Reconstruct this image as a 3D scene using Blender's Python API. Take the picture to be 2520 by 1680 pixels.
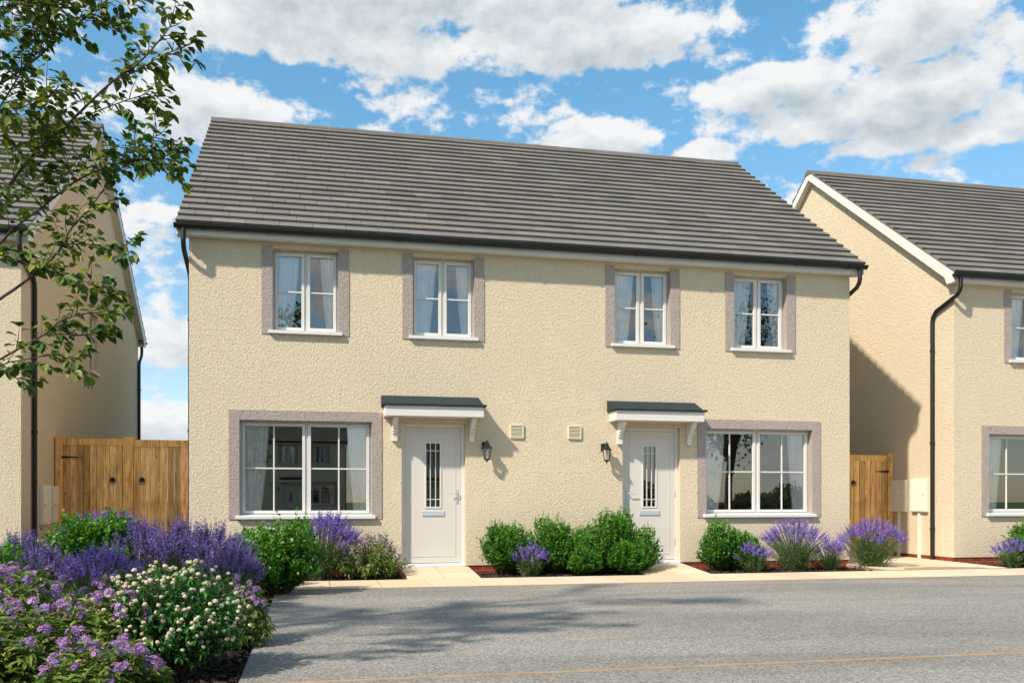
import bpy, bmesh, math, random
import numpy as np
from mathutils import Vector, Matrix
R = math.radians
random.seed(7); rng = np.random.default_rng(7)
for o in list(bpy.data.objects): bpy.data.objects.remove(o)
scn = bpy.context.scene
col = scn.collection

# ------------------------------------------------------------------ camera
CAM = Vector((0.0, -13.3273, 0.98)); YAW = R(12.3146); FPX = 2235.42   # focal length in pixels of a 2520 wide frame
cd = bpy.data.cameras.new('camera'); cam = bpy.data.objects.new('camera', cd); col.objects.link(cam)
cam.location = CAM; cam.rotation_euler = (R(90), 0, -YAW)
cd.sensor_width = 36; cd.lens = FPX/2520*36; cd.shift_y = (1233-840)/2520.0
cd.clip_start = 0.1; cd.clip_end = 4000
scn.camera = cam
# ------------------------------------------------------------------ world: physical sky with cumulus clouds, one sun
SUN = Vector((-0.9, -0.58, 1.0)).normalized()
w = bpy.data.worlds.new('World'); scn.world = w; w.use_nodes = True
SKY_STRENGTH = 0.15
def build_world():
    nt = w.node_tree; N = nt.nodes; L = nt.links; N.clear()
    out = N.new('ShaderNodeOutputWorld'); bg = N.new('ShaderNodeBackground'); L.new(bg.outputs[0], out.inputs[0])
    bg.inputs[1].default_value = SKY_STRENGTH
    sky = N.new('ShaderNodeTexSky'); sky.sky_type = 'NISHITA'; sky.sun_disc = False
    sky.sun_elevation = math.asin(SUN.z); sky.sun_rotation = math.atan2(SUN.x, SUN.y) % (2*math.pi)
    sky.air_density = 1.0; sky.dust_density = 0.3; sky.ozone_density = 2.5
    # cloud field group: input (azimuth, elevation, 0)
    g = bpy.data.node_groups.new('cloud_field', 'ShaderNodeTree')
    g.interface.new_socket('P', in_out='INPUT', socket_type='NodeSocketVector')
    g.interface.new_socket('D', in_out='OUTPUT', socket_type='NodeSocketFloat')
    gi = g.nodes.new('NodeGroupInput'); go = g.nodes.new('NodeGroupOutput')
    def math_(op, a, b=None, nodes=g.nodes, links=g.links, clamp=False):
        m = nodes.new('ShaderNodeMath'); m.operation = op; m.use_clamp = clamp
        for i, v in enumerate((a, b)):
            if v is None: continue
            if isinstance(v, (int, float)): m.inputs[i].default_value = v
            else: links.new(v, m.inputs[i])
        return m.outputs[0]
    sp = g.nodes.new('ShaderNodeSeparateXYZ'); g.links.new(gi.outputs[0], sp.inputs[0])
    def ang(u, v):
        r = (u-1260)/FPX; q = (1233-v)/FPX
        return math.atan(r)+YAW, math.atan(q/math.sqrt(1+r*r))
    # cumulus banks: (centre column, centre row, half width, half height, weight)
    banks = [(1000,-30,640,150,1.2),(1420,95,420,95,1.1),(640,60,330,90,.9),(1050,120,420,75,.9),(700,120,210,45,.5),(1640,60,270,60,.8),
             (560,275,250,80,1.1),(370,250,180,85,.8),(470,330,240,35,.6),(1490,335,150,62,1.15),(1420,350,90,34,.9),(1745,375,95,36,1.0),
             (1900,215,210,62,1.0),(2080,290,330,70,1.1),(2290,240,240,110,1.1),(2420,310,200,60,.9),(2200,350,250,35,.8),
             (2260,60,250,110,1.1),(2470,110,170,90,1.0),(2080,60,120,50,.6),
             (430,850,170,65,.9),(410,1040,200,70,1.1),(420,525,95,26,.6),(2010,480,70,22,.6),(1960,500,45,18,.5),
             (1800,1090,900,45,.7),(-100,900,400,60,.8),(150,240,260,50,.7),(860,240,40,12,.2),(3300,300,600,120,1.0),(-1100,200,800,160,1.0)]
    field = None
    for (u, v, ru, rv, wt) in banks:
        a, e = ang(u, v)
        a1, _ = ang(u+ru, v); _, e1 = ang(u, v-rv)
        ra = max(abs(a1-a), 1e-3); re = max(abs(e1-e), 1e-3)
        dx = math_('MULTIPLY', math_('SUBTRACT', sp.outputs[0], a), 1/ra)
        dy = math_('MULTIPLY', math_('SUBTRACT', sp.outputs[1], e), 1/re)
        d = math_('SUBTRACT', 1.0, math_('ADD', math_('MULTIPLY', dx, dx), math_('MULTIPLY', dy, dy)))
        d = math_('MULTIPLY', math_('MAXIMUM', d, -0.6), wt)
        field = d if field is None else math_('MAXIMUM', field, d)
    # clouds behind the camera, seen only as light and in the window panes
    nb = g.nodes.new('ShaderNodeTexNoise'); nb.inputs['Scale'].default_value = 2.2; nb.inputs['Detail'].default_value = 2
    g.links.new(gi.outputs[0], nb.inputs['Vector'])
    back = math_('MULTIPLY', math_('SUBTRACT', nb.outputs['Fac'], 0.5), 3.0)
    isb = math_('GREATER_THAN', math_('ABSOLUTE', math_('SUBTRACT', sp.outputs[0], YAW)), 1.3)
    field = math_('MAXIMUM', field, math_('SUBTRACT', math_('MULTIPLY', math_('ADD', back, 3.0), isb), 3.0))
    no = g.nodes.new('ShaderNodeTexNoise'); no.inputs['Scale'].default_value = 9; no.inputs['Detail'].default_value = 4; no.inputs['Roughness'].default_value = .55
    mp = g.nodes.new('ShaderNodeMapping'); mp.inputs['Scale'].default_value = (1, 1.5, 1); g.links.new(gi.outputs[0], mp.inputs[0])
    g.links.new(mp.outputs[0], no.inputs['Vector'])
    vo = g.nodes.new('ShaderNodeTexNoise'); vo.inputs['Scale'].default_value = 34; vo.inputs['Detail'].default_value = 4; vo.inputs['Roughness'].default_value = .62
    g.links.new(mp.outputs[0], vo.inputs['Vector'])
    n1 = math_('MULTIPLY', math_('SUBTRACT', no.outputs['Fac'], .5), 3.0)
    n2 = math_('MULTIPLY', math_('SUBTRACT', vo.outputs['Fac'], .5), 2.2)
    D = math_('ADD', math_('ADD', field, n1), n2)
    g.links.new(D, go.inputs[0])
    # direction -> azimuth and elevation
    tc = N.new('ShaderNodeTexCoord'); sx = N.new('ShaderNodeSeparateXYZ'); L.new(tc.outputs['Generated'], sx.inputs[0])
    M = lambda op, a, b=None, clamp=False: math_(op, a, b, N, L, clamp)
    az = M('ARCTAN2', sx.outputs[0], sx.outputs[1]); el = M('ARCSINE', sx.outputs[2])
    def fld(daz, de):
        cb = N.new('ShaderNodeCombineXYZ'); L.new(M('ADD', az, daz), cb.inputs[0]); L.new(M('ADD', el, de), cb.inputs[1])
        gr = N.new('ShaderNodeGroup'); gr.node_tree = g; L.new(cb.outputs[0], gr.inputs[0]); return gr.outputs[0]
    d0 = fld(0, 0); dU = fld(-.014, .020)
    mr = N.new('ShaderNodeMapRange'); mr.interpolation_type = 'SMOOTHSTEP'; L.new(d0, mr.inputs['Value'])
    mr.inputs['From Min'].default_value = -.16; mr.inputs['From Max'].default_value = .46
    above = M('MULTIPLY', sx.outputs[2], 40, True)
    cover = M('MULTIPLY', M('MULTIPLY', mr.outputs[0], .97), above)
    # thick parts seen from below are greyer, tops that face the light are white
    sh = N.new('ShaderNodeMapRange'); L.new(dU, sh.inputs['Value']); sh.inputs['From Min'].default_value = .0; sh.inputs['From Max'].default_value = 1.7
    sh.inputs['To Min'].default_value = 0; sh.inputs['To Max'].default_value = 1
    rmp = N.new('ShaderNodeMix'); rmp.data_type = 'RGBA'; L.new(sh.outputs[0], rmp.inputs['Factor'])
    rmp.inputs['A'].default_value = (4.55, 4.6, 4.62, 1); rmp.inputs['B'].default_value = (2.45, 2.8, 3.05, 1)
    tint = N.new('ShaderNodeMix'); tint.data_type = 'RGBA'; tint.blend_type = 'MULTIPLY'; tint.inputs['Factor'].default_value = 1
    L.new(sky.outputs[0], tint.inputs['A']); lowhi = N.new('ShaderNodeMapRange'); lowhi.interpolation_type = 'SMOOTHSTEP'; L.new(sx.outputs[2], lowhi.inputs[0]); lowhi.inputs['From Min'].default_value = .0; lowhi.inputs['From Max'].default_value = .5
    tc_ = N.new('ShaderNodeMix'); tc_.data_type = 'RGBA'; L.new(lowhi.outputs[0], tc_.inputs['Factor']); tc_.inputs['A'].default_value = (.86, .82, .80, 1); tc_.inputs['B'].default_value = (.68, 1.06, 1.02, 1)
    L.new(tc_.outputs['Result'], tint.inputs['B'])
    mx = N.new('ShaderNodeMix'); mx.data_type = 'RGBA'; L.new(cover, mx.inputs['Factor']); L.new(tint.outputs['Result'], mx.inputs['A']); L.new(rmp.outputs['Result'], mx.inputs['B'])
    L.new(mx.outputs['Result'], bg.inputs[0])
build_world()
sd = bpy.data.lights.new('sun', 'SUN'); sd.energy = 4.6; sd.angle = R(1.8); sd.color = (1.0, 0.90, 0.76)
so = bpy.data.objects.new('sun', sd); col.objects.link(so); so.rotation_euler = SUN.to_track_quat('Z', 'Y').to_euler(); so.location = (-20, -20, 30)
scn.view_settings.view_transform = 'Standard'; scn.view_settings.look = 'None'; scn.view_settings.gamma = 1; scn.view_settings.exposure = 0.45

# ------------------------------------------------------------------ materials
def mat(name, base=(.5,.5,.5), rough=.6, spec=.5):
    m = bpy.data.materials.new(name); m.use_nodes = True
    b = m.node_tree.nodes['Principled BSDF']; b.inputs['Base Color'].default_value = (*base, 1); b.inputs['Roughness'].default_value = rough
    b.inputs['Specular IOR Level'].default_value = spec
    return m
class NT:
    def __init__(s, m): s.m = m; s.t = m.node_tree; s.N = s.t.nodes; s.L = s.t.links; s.b = s.N['Principled BSDF']; s._c = None
    def co(s, scale=(1,1,1), world=False):
        c = s.N.new('ShaderNodeTexCoord'); mp = s.N.new('ShaderNodeMapping'); mp.inputs['Scale'].default_value = scale
        s.L.new(c.outputs['Object'], mp.inputs[0]); return mp.outputs[0]
    def noise(s, sc, det=4, rough=.55, v=None, dist=0):
        n = s.N.new('ShaderNodeTexNoise'); n.inputs['Scale'].default_value = sc; n.inputs['Detail'].default_value = det; n.inputs['Roughness'].default_value = rough
        n.inputs['Distortion'].default_value = dist
        s.L.new(v if v is not None else s.co(), n.inputs['Vector']); return n.outputs['Fac']
    def voro(s, sc, v=None, feat='F1', out='Distance'):
        n = s.N.new('ShaderNodeTexVoronoi'); n.inputs['Scale'].default_value = sc; n.feature = feat
        s.L.new(v if v is not None else s.co(), n.inputs['Vector']); return n.outputs[out]
    def rng(s, x, a, b, c=0, d=1):
        n = s.N.new('ShaderNodeMapRange'); s.L.new(x, n.inputs[0])
        for i, k in enumerate((a, b, c, d)): n.inputs[i+1].default_value = k
        return n.outputs[0]
    def mix(s, f, a, b, mode='MIX'):
        n = s.N.new('ShaderNodeMix'); n.data_type = 'RGBA'; n.blend_type = mode
        for k, x in (('Factor', f), ('A', a), ('B', b)):
            if isinstance(x, (int, float)): n.inputs[k].default_value = x
            elif isinstance(x, tuple): n.inputs[k].default_value = (*x[:3], 1)
            else: s.L.new(x, n.inputs[k])
        return n.outputs['Result']
    def m_(s, op, a, b=0.):
        n = s.N.new('ShaderNodeMath'); n.operation = op
        for i, x in enumerate((a, b)):
            if isinstance(x, (int, float)): n.inputs[i].default_value = x
            else: s.L.new(x, n.inputs[i])
        return n.outputs[0]
    def attr(s, name='tint'):
        n = s.N.new('ShaderNodeAttribute'); n.attribute_name = name; return n.outputs['Color']
    def base(s, c): s.L.new(c, s.b.inputs['Base Color'])
    def bump(s, h, st=.5, d=.01, prev=None):
        n = s.N.new('ShaderNodeBump'); n.inputs['Strength'].default_value = st; n.inputs['Distance'].default_value = d
        s.L.new(h, n.inputs['Height'])
        if prev is not None: s.L.new(prev, n.inputs['Normal'])
        s.L.new(n.outputs[0], s.b.inputs['Normal']); return n.outputs[0]

def roughcast(name, c, amp=1.0, var=.22):
    m = mat(name, c, .95, .15); t = NT(m)
    n = t.noise(50, 3, .75); n2 = t.noise(24, 2, .5); h = t.m_('ADD', t.m_('MULTIPLY', n2, .6), t.m_('MULTIPLY', n, 1.5))
    lo = tuple(k*(1-var) for k in c); hi = tuple(min(1, k*(1+var*.6)) for k in c)
    fine = t.rng(n, .36, .50); big = t.rng(t.noise(.9, 4, .6), .3, .7)
    cc = t.mix(fine, lo, hi); cc = t.mix(t.m_('MULTIPLY', big, .16), cc, tuple(k*.8 for k in c))
    t.base(cc); t.bump(h, 1.0*amp, .020); return m
M = {}
M['render'] = roughcast('cream_roughcast', (.715, .606, .445))
M['band'] = roughcast('mauve_grey_roughcast', (.385, .325, .295), .7, .2)
M['white'] = mat('white_upvc', (.72, .71, .69), .38)
def soft(name, c, rough, var=.06, sc=18):
    m = mat(name, c, rough); t = NT(m); t.base(t.mix(t.noise(sc, 4), tuple(k*(1-var) for k in c), tuple(min(1,k*(1+var)) for k in c))); return m
M['white'] = soft('white_upvc', (.66, .635, .60), .4)
M['sill'] = soft('painted_sill', (.66, .66, .65), .5)
M['black'] = soft('black_plastic', (.005, .005, .005), .5, .3)
M['door'] = soft('white_door', (.60, .565, .525), .45, .03, 6)
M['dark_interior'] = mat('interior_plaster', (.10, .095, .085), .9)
M['soffit'] = soft('soffit_board', (.70, .68, .64), .6)
M['metal'] = mat('satin_metal', (.58, .63, .68), .45); M['metal'].node_tree.nodes['Principled BSDF'].inputs['Metallic'].default_value = .5
M['lead'] = roughcast('slate_grey_canopy_cover', (.028, .038, .042), .25, .4)
M['vent'] = soft('cream_vent_plastic', (.72, .68, .50), .5)
M['box'] = soft('cream_meter_box', (.76, .72, .61), .55)
def glass():
    m = bpy.data.materials.new('window_glass'); m.use_nodes = True; t = m.node_tree; t.nodes.clear()
    o = t.nodes.new('ShaderNodeOutputMaterial'); mx = t.nodes.new('ShaderNodeMixShader'); tr = t.nodes.new('ShaderNodeBsdfTransparent'); gl = t.nodes.new('ShaderNodeBsdfGlossy')
    tr.inputs[0].default_value = (.97, .98, .98, 1); gl.inputs[0].default_value = (.98, .97, .95, 1); gl.inputs['Roughness'].default_value = .0
    fr = t.nodes.new('ShaderNodeFresnel'); fr.inputs[0].default_value = 1.5
    ad = t.nodes.new('ShaderNodeMath'); ad.operation = 'MULTIPLY_ADD'; ad.inputs[1].default_value = 1.0; ad.inputs[2].default_value = .17; t.links.new(fr.outputs[0], ad.inputs[0])
    t.links.new(ad.outputs[0], mx.inputs[0]); t.links.new(tr.outputs[0], mx.inputs[1]); t.links.new(gl.outputs[0], mx.inputs[2]); t.links.new(mx.outputs[0], o.inputs[0])
    return m
M['glass'] = glass()
def curtain():
    m = mat('white_voile', (.97, .945, .91), .9, .1); t = NT(m); b = t.b
    tl = t.N.new('ShaderNodeBsdfTranslucent'); tl.inputs[0].default_value = (.8, .8, .8, 1); mx = t.N.new('ShaderNodeMixShader'); mx.inputs[0].default_value = .15
    o = t.N['Material Output']; t.L.new(b.outputs[0], mx.inputs[1]); t.L.new(tl.outputs[0], mx.inputs[2]); t.L.new(mx.outputs[0], o.inputs[0]); return m
M['curtain'] = curtain()
def tiles():
    m = mat('grey_concrete_tile', (.2,.2,.2), .95, .1); t = NT(m)
    n = t.noise(60, 5, .7); c = t.mix(t.rng(n, .3, .7), (.125, .116, .106), (.232, .216, .199))
    st = t.rng(t.noise(2.2, 5, .65), .35, .7); c = t.mix(t.m_('MULTIPLY', st, .35), c, (.13, .122, .112))
    t.base(t.mix(1., c, t.attr(), 'MULTIPLY')); t.bump(n, .4, .004); return m
M['tile'] = tiles()
def brick():
    m = mat('red_brick', (.3,.08,.05), .85, .2); t = NT(m)
    tc = t.N.new('ShaderNodeTexCoord'); sp = t.N.new('ShaderNodeSeparateXYZ'); cb = t.N.new('ShaderNodeCombineXYZ'); t.L.new(tc.outputs['Object'], sp.inputs[0])
    t.L.new(t.m_('ADD', sp.outputs[0], sp.outputs[1]), cb.inputs[0]); t.L.new(t.m_('ADD', sp.outputs[2], -.03), cb.inputs[1])
    br = t.N.new('ShaderNodeTexBrick'); br.inputs['Scale'].default_value = 1; br.inputs['Brick Width'].default_value = .225; br.inputs['Row Height'].default_value = .075; br.inputs['Mortar Size'].default_value = .005
    br.inputs['Color1'].default_value = (.30, .062, .035, 1); br.inputs['Color2'].default_value = (.22, .045, .028, 1); br.inputs['Mortar'].default_value = (.36, .20, .14, 1)
    t.L.new(cb.outputs[0], br.inputs['Vector']); c = t.mix(t.noise(30, 5), br.outputs['Color'], t.mix(1., br.outputs['Color'], (.65,.6,.6), 'MULTIPLY'))
    t.base(c); t.bump(br.outputs['Fac'], -.5, .004); return m
M['brick'] = brick()
def asphalt():
    m = mat('asphalt', (.16,.16,.16), .9, .25); t = NT(m)
    n = t.noise(46, 5, .9); g = t.voro(70); a = t.mix(t.rng(n, .36, .64), (.105, .098, .089), (.60, .565, .505))
    a = t.mix(t.rng(g, .0, .5), a, t.mix(1., a, (.80, .80, .80), 'MULTIPLY'))
    w_ = t.rng(t.noise(.42, 5, .6, v=t.co((.55, 1.8, 1)), dist=.5), .40, .64); a = t.mix(t.m_('MULTIPLY', w_, .55), a, t.mix(1., a, (.52, .53, .55), 'MULTIPLY'))
    w2 = t.rng(t.noise(3.1, 6, .7, v=t.co((.5, 1.5, 1)), dist=.6), .42, .7); a = t.mix(t.m_('MULTIPLY', w2, .22), a, t.mix(1., a, (.6, .6, .61), 'MULTIPLY'))
    t.base(a); t.bump(t.m_('ADD', n, g), .6, .008); return m
M['asphalt'] = asphalt()
def slab():
    m = mat('buff_paving', (.6,.5,.36), .8, .3); t = NT(m)
    n = t.noise(2.6, 6, .65, dist=1.2, v=t.co((1, 2.2, 1))); c = t.mix(t.rng(n, .3, .7), (.64, .495, .35), (.74, .62, .475))
    f = t.noise(90, 4, .7); c = t.mix(t.m_('MULTIPLY', t.rng(f, .4, .7), .25), c, (.60, .45, .28))
    t.base(t.mix(1., c, t.attr(), 'MULTIPLY')); t.bump(f, .3, .003); return m
M['slab'] = slab()
M['mortar'] = soft('ochre_mortar', (.34, .25, .17), .9, .35, 8)
def wood():
    m = mat('stained_timber', (.4,.2,.08), .6, .3); t = NT(m)
    g = t.noise(5, 5, .6, v=t.co((7, 7, .35)), dist=1.4); k = t.noise(2.0, 4, .6, v=t.co((3, 3, 1.4)))
    c = t.mix(t.rng(g, .34, .64), (.52, .22, .062), (1.0, .63, .245)); c = t.mix(t.m_('MULTIPLY', t.rng(k, .5, .75), .5), c, (.17, .066, .022))
    kn = t.voro(2.3, v=t.co((2.4, 2.4, 1.0))); c = t.mix(t.rng(kn, .03, .085, 1, 0), c, (.10, .04, .016))
    t.base(t.mix(1., c, t.attr(), 'MULTIPLY')); t.bump(g, .3, .003); return m
M['wood'] = wood()
def mulch():
    m = mat('bark_mulch', (.05,.03,.02), .95, .2); t = NT(m); n = t.noise(40, 6, .7)
    t.base(t.mix(1., t.mix(t.rng(n, .3, .7), (.012, .010, .009), (.060, .046, .037)), t.attr(), 'MULTIPLY')); t.bump(n, .8, .02); return m
M['mulch'] = mulch()
M['soil'] = M['mulch']
M['grass_far'] = soft('field_grass', (.07, .11, .03), .9, .4, .6)
def leafmat(name, trans=.3, rough=.45, spec=.4):
    m = mat(name, (.1,.2,.05), rough, spec); t = NT(m); a = t.attr(); t.base(a)
    tl = t.N.new('ShaderNodeBsdfTranslucent'); t.L.new(t.mix(1., a, (1.25, 1.3, .6), 'MULTIPLY'), tl.inputs[0]); mx = t.N.new('ShaderNodeMixShader'); mx.inputs[0].default_value = trans
    t.L.new(t.b.outputs[0], mx.inputs[1]); t.L.new(tl.outputs[0], mx.inputs[2]); t.L.new(mx.outputs[0], t.N['Material Output'].inputs[0]); return m
M['leaf'] = leafmat('leaf'); M['petal'] = leafmat('petal', .25, .7, .15); M['stem'] = leafmat('plant_stem', .0, .8, .2)
def bark():
    m = mat('bark', (.07,.05,.04), .9, .2); t = NT(m); n = t.noise(30, 5, .6, v=t.co((1,1,.3))); t.base(t.mix(n, (.035,.027,.024), (.12,.095,.08))); t.bump(n, .6, .01); return m
M['bark'] = bark()

# ------------------------------------------------------------------ mesh helpers
class MB:
    def __init__(s): s.v = []; s.f = []; s.c = []
    def add(s, vs, fs, c=(1,1,1)):
        n = len(s.v); s.v.extend([tuple(q) for q in vs]); s.f.extend([tuple(i+n for i in q) for q in fs])
        if isinstance(c, list): s.c.extend(c)
        else: s.c.extend([c]*len(vs))
        return s
    def box(s, x0, x1, y0, y1, z0, z1, c=(1,1,1)):
        return s.add([(x0,y0,z0),(x1,y0,z0),(x1,y1,z0),(x0,y1,z0),(x0,y0,z1),(x1,y0,z1),(x1,y1,z1),(x0,y1,z1)],
                     [(0,3,2,1),(4,5,6,7),(0,1,5,4),(1,2,6,5),(2,3,7,6),(3,0,4,7)], c)
    def prism(s, pts, axis, a0, a1, c=(1,1,1)):      # polygon pts in the other two axes, extruded along axis
        n = len(pts); vs = []
        for a in (a0, a1):
            for p, q in pts: vs.append((a,p,q) if axis == 'x' else (p,a,q) if axis == 'y' else (p,q,a))
        fs = [tuple(range(n)), tuple(range(2*n-1, n-1, -1))] + [(i, i+n, (i+1)%n+n, (i+1)%n) for i in range(n)]
        return s.add(vs, fs, c)
    def tube(s, pts, r, seg=8, c=(1,1,1), cap=True):
        pts = [Vector(p) for p in pts]; rs = r if isinstance(r, (list, tuple)) else [r]*len(pts); vs = []; fs = []
        ref = None
        for i, p in enumerate(pts):
            d = (pts[min(i+1, len(pts)-1)]-pts[max(i-1, 0)]).normalized()
            if ref is None or abs(ref.dot(d)) > .95: ref = Vector((0,0,1)) if abs(d.z) < .9 else Vector((1,0,0))
            a = d.cross(ref).normalized(); b = d.cross(a).normalized(); ref = -b if False else ref
            for k in range(seg):
                t = 2*math.pi*k/seg; vs.append(p+(a*math.cos(t)+b*math.sin(t))*rs[i])
        for i in range(len(pts)-1):
            for k in range(seg): fs.append((i*seg+k, i*seg+(k+1)%seg, (i+1)*seg+(k+1)%seg, (i+1)*seg+k))
        if cap: fs.append(tuple(range(seg-1,-1,-1))); fs.append(tuple((len(pts)-1)*seg+k for k in range(seg)))
        return s.add(vs, fs, c)
    def lathe(s, prof, cx, cy, seg=16, c=(1,1,1), rot=0.):
        vs = []; fs = []
        for (r, z) in prof:
            for k in range(seg):
                t = 2*math.pi*k/seg+rot; vs.append((cx+r*math.cos(t), cy+r*math.sin(t), z))
        for i in range(len(prof)-1):
            for k in range(seg): fs.append((i*seg+k, i*seg+(k+1)%seg, (i+1)*seg+(k+1)%seg, (i+1)*seg+k))
        return s.add(vs, fs, c)
    def mesh(s, name, smooth=False):
        me = bpy.data.meshes.new(name); me.from_pydata(s.v, [], s.f); 
        at = me.color_attributes.new('tint', 'FLOAT_COLOR', 'POINT')
        arr = np.ones((len(s.v), 4), dtype=np.float32)
        if s.c: arr[:, :3] = np.array(s.c, dtype=np.float32)
        at.data.foreach_set('color', arr.ravel())
        if smooth: me.polygons.foreach_set('use_smooth', [True]*len(me.polygons))
        me.update(); return me
    def build(s, name, material, parent=None, bevel=0, smooth=False, fix=True):
        me = s.mesh(name, smooth); me.materials.append(material)
        if fix:
            bm = bmesh.new(); bm.from_mesh(me); bmesh.ops.recalc_face_normals(bm, faces=bm.faces); bm.to_mesh(me); bm.free()
        o = bpy.data.objects.new(name, me); col.objects.link(o)
        if parent: o.parent = parent
        if bevel:
            b = o.modifiers.new('bevel', 'BEVEL'); b.width = bevel; b.segments = 2; b.limit_method = 'ANGLE'
        return o
def thing(name, label, cat, loc=(0,0,0), rz=0, group=None):
    o = bpy.data.objects.new(name, None); col.objects.link(o); o.location = loc; o.rotation_euler = (0,0,rz); o.empty_display_size = .1
    tag(o, label, cat, group); return o
def tag(o, label=None, cat=None, group=None, kind=None):
    for k, v in (('label', label), ('category', cat), ('group', group), ('kind', kind)):
        if v: o[k] = v
    return o
def copy_tree(o, parent=None):
    c = o.copy(); col.objects.link(c); c.parent = parent
    for ch in list(o.children): copy_tree(ch, c)
    return c

# ------------------------------------------------------------------ ground, road, paths
def plane_grid(name, x0, x1, y0, y1, z, material, nx=2, ny=2, kind='structure'):
    m = MB(); vs = []
    for j in range(ny+1):
        for i in range(nx+1): vs.append((x0+(x1-x0)*i/nx, y0+(y1-y0)*j/ny, z))
    m.add(vs, [(j*(nx+1)+i, j*(nx+1)+i+1, (j+1)*(nx+1)+i+1, (j+1)*(nx+1)+i) for j in range(ny) for i in range(nx)])
    o = m.build(name, material, fix=False); tag(o, kind=kind); return o
plane_grid('ground', -900, 900, -900, 900, -.22, M['grass_far'])
EDGE = -2.2; BEDX = -.38
m = MB()
m.add([(BEDX,-14,-.08),(60,-14,-.08),(60,EDGE,-.08),(BEDX,EDGE,-.08)], [(0,1,2,3)])
tag(m.build('road', M['asphalt'], fix=False), kind='structure')
m = MB(); m.box(BEDX+.01, 60, -7.905, -7.865, -.12, -.074)
tag(m.build('road_edging', M['mortar']), kind='structure')
m = MB(); m.box(BEDX-.05, BEDX, -14, EDGE+.0, -.2, -.079); tag(m.build('bed_edging', M['asphalt']), kind='structure')
# strip of flags between road and beds
def slabs(mb, x0, x1, y0, y1, zf, nx, ny, gap=.014, stagger=0, th=.05):
    for j in range(ny):
        off = 0
        for i in range(nx):
            a = x0+(x1-x0)*i/nx+gap/2; b = x0+(x1-x0)*(i+1)/nx-gap/2; c = y0+(y1-y0)*j/ny+gap/2; d = y0+(y1-y0)*(j+1)/ny-gap/2
            k = random.uniform(.86, 1.05); t = (k, k*random.uniform(.96,1.01), k*random.uniform(.90,1.0))
            vs = [(x,y,zf(x,y)-th) for x,y in ((a,c),(b,c),(b,d),(a,d))]+[(x,y,zf(x,y)) for x,y in ((a,c),(b,c),(b,d),(a,d))]
            mb.add(vs, [(0,3,2,1),(4,5,6,7),(0,1,5,4),(1,2,6,5),(2,3,7,6),(3,0,4,7)], t)
SZ = -.066
m = MB(); slabs(m, -.42, 24.3, EDGE, -1.11, lambda x,y: SZ, 40, 1)
tag(m.build('front_paving', M['slab']), kind='structure')
m = MB(); m.box(-.42, 24.3, EDGE+.003, -1.113, -.2, SZ-.006); tag(m.build('paving_bedding', M['mortar']), kind='structure')
def path(name, x0, x1, y0, y1, zf, nx, ny):
    m = MB(); slabs(m, x0, x1, y0, y1, zf, nx, ny); tag(m.build(name, M['slab']), kind='structure')
    m = MB(); m.add([(x0+.003,y0+.003,-.3),(x1-.003,y0+.003,-.3),(x1-.003,y1,-.3),(x0+.003,y1,-.3)]+[(x,y,zf(x,y)-.007) for x,y in ((x0+.003,y0+.003),(x1-.003,y0+.003),(x1-.003,y1),(x0+.003,y1))],
        [(0,3,2,1),(4,5,6,7),(0,1,5,4),(1,2,6,5),(2,3,7,6),(3,0,4,7)]); tag(m.build('path_bedding', M['mortar']), kind='structure')
XC = 3.429
ramp = lambda x,y: .018+.0765*y
path('door_path', 1.235, 2.245, -1.104, .0, ramp, 2, 2)
path('door_path', 4.615, 5.62, -1.104, .0, ramp, 2, 2)
def sidez(x, y):
    e = max(abs((x-9.55)/1.05)-.25, 0)
    return -.040+.010*min(y,1) + (.0 if y > -.3 else (-(.022-.028*min(e,1))*(-y-.3)/.8))
path('side_path', 8.50, 10.585, -1.104, 1.9, sidez, 4, 5)
path('side_path', 8.555, 10.585, 1.9, 9.0, lambda x,y: -.03, 4, 10)
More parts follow.
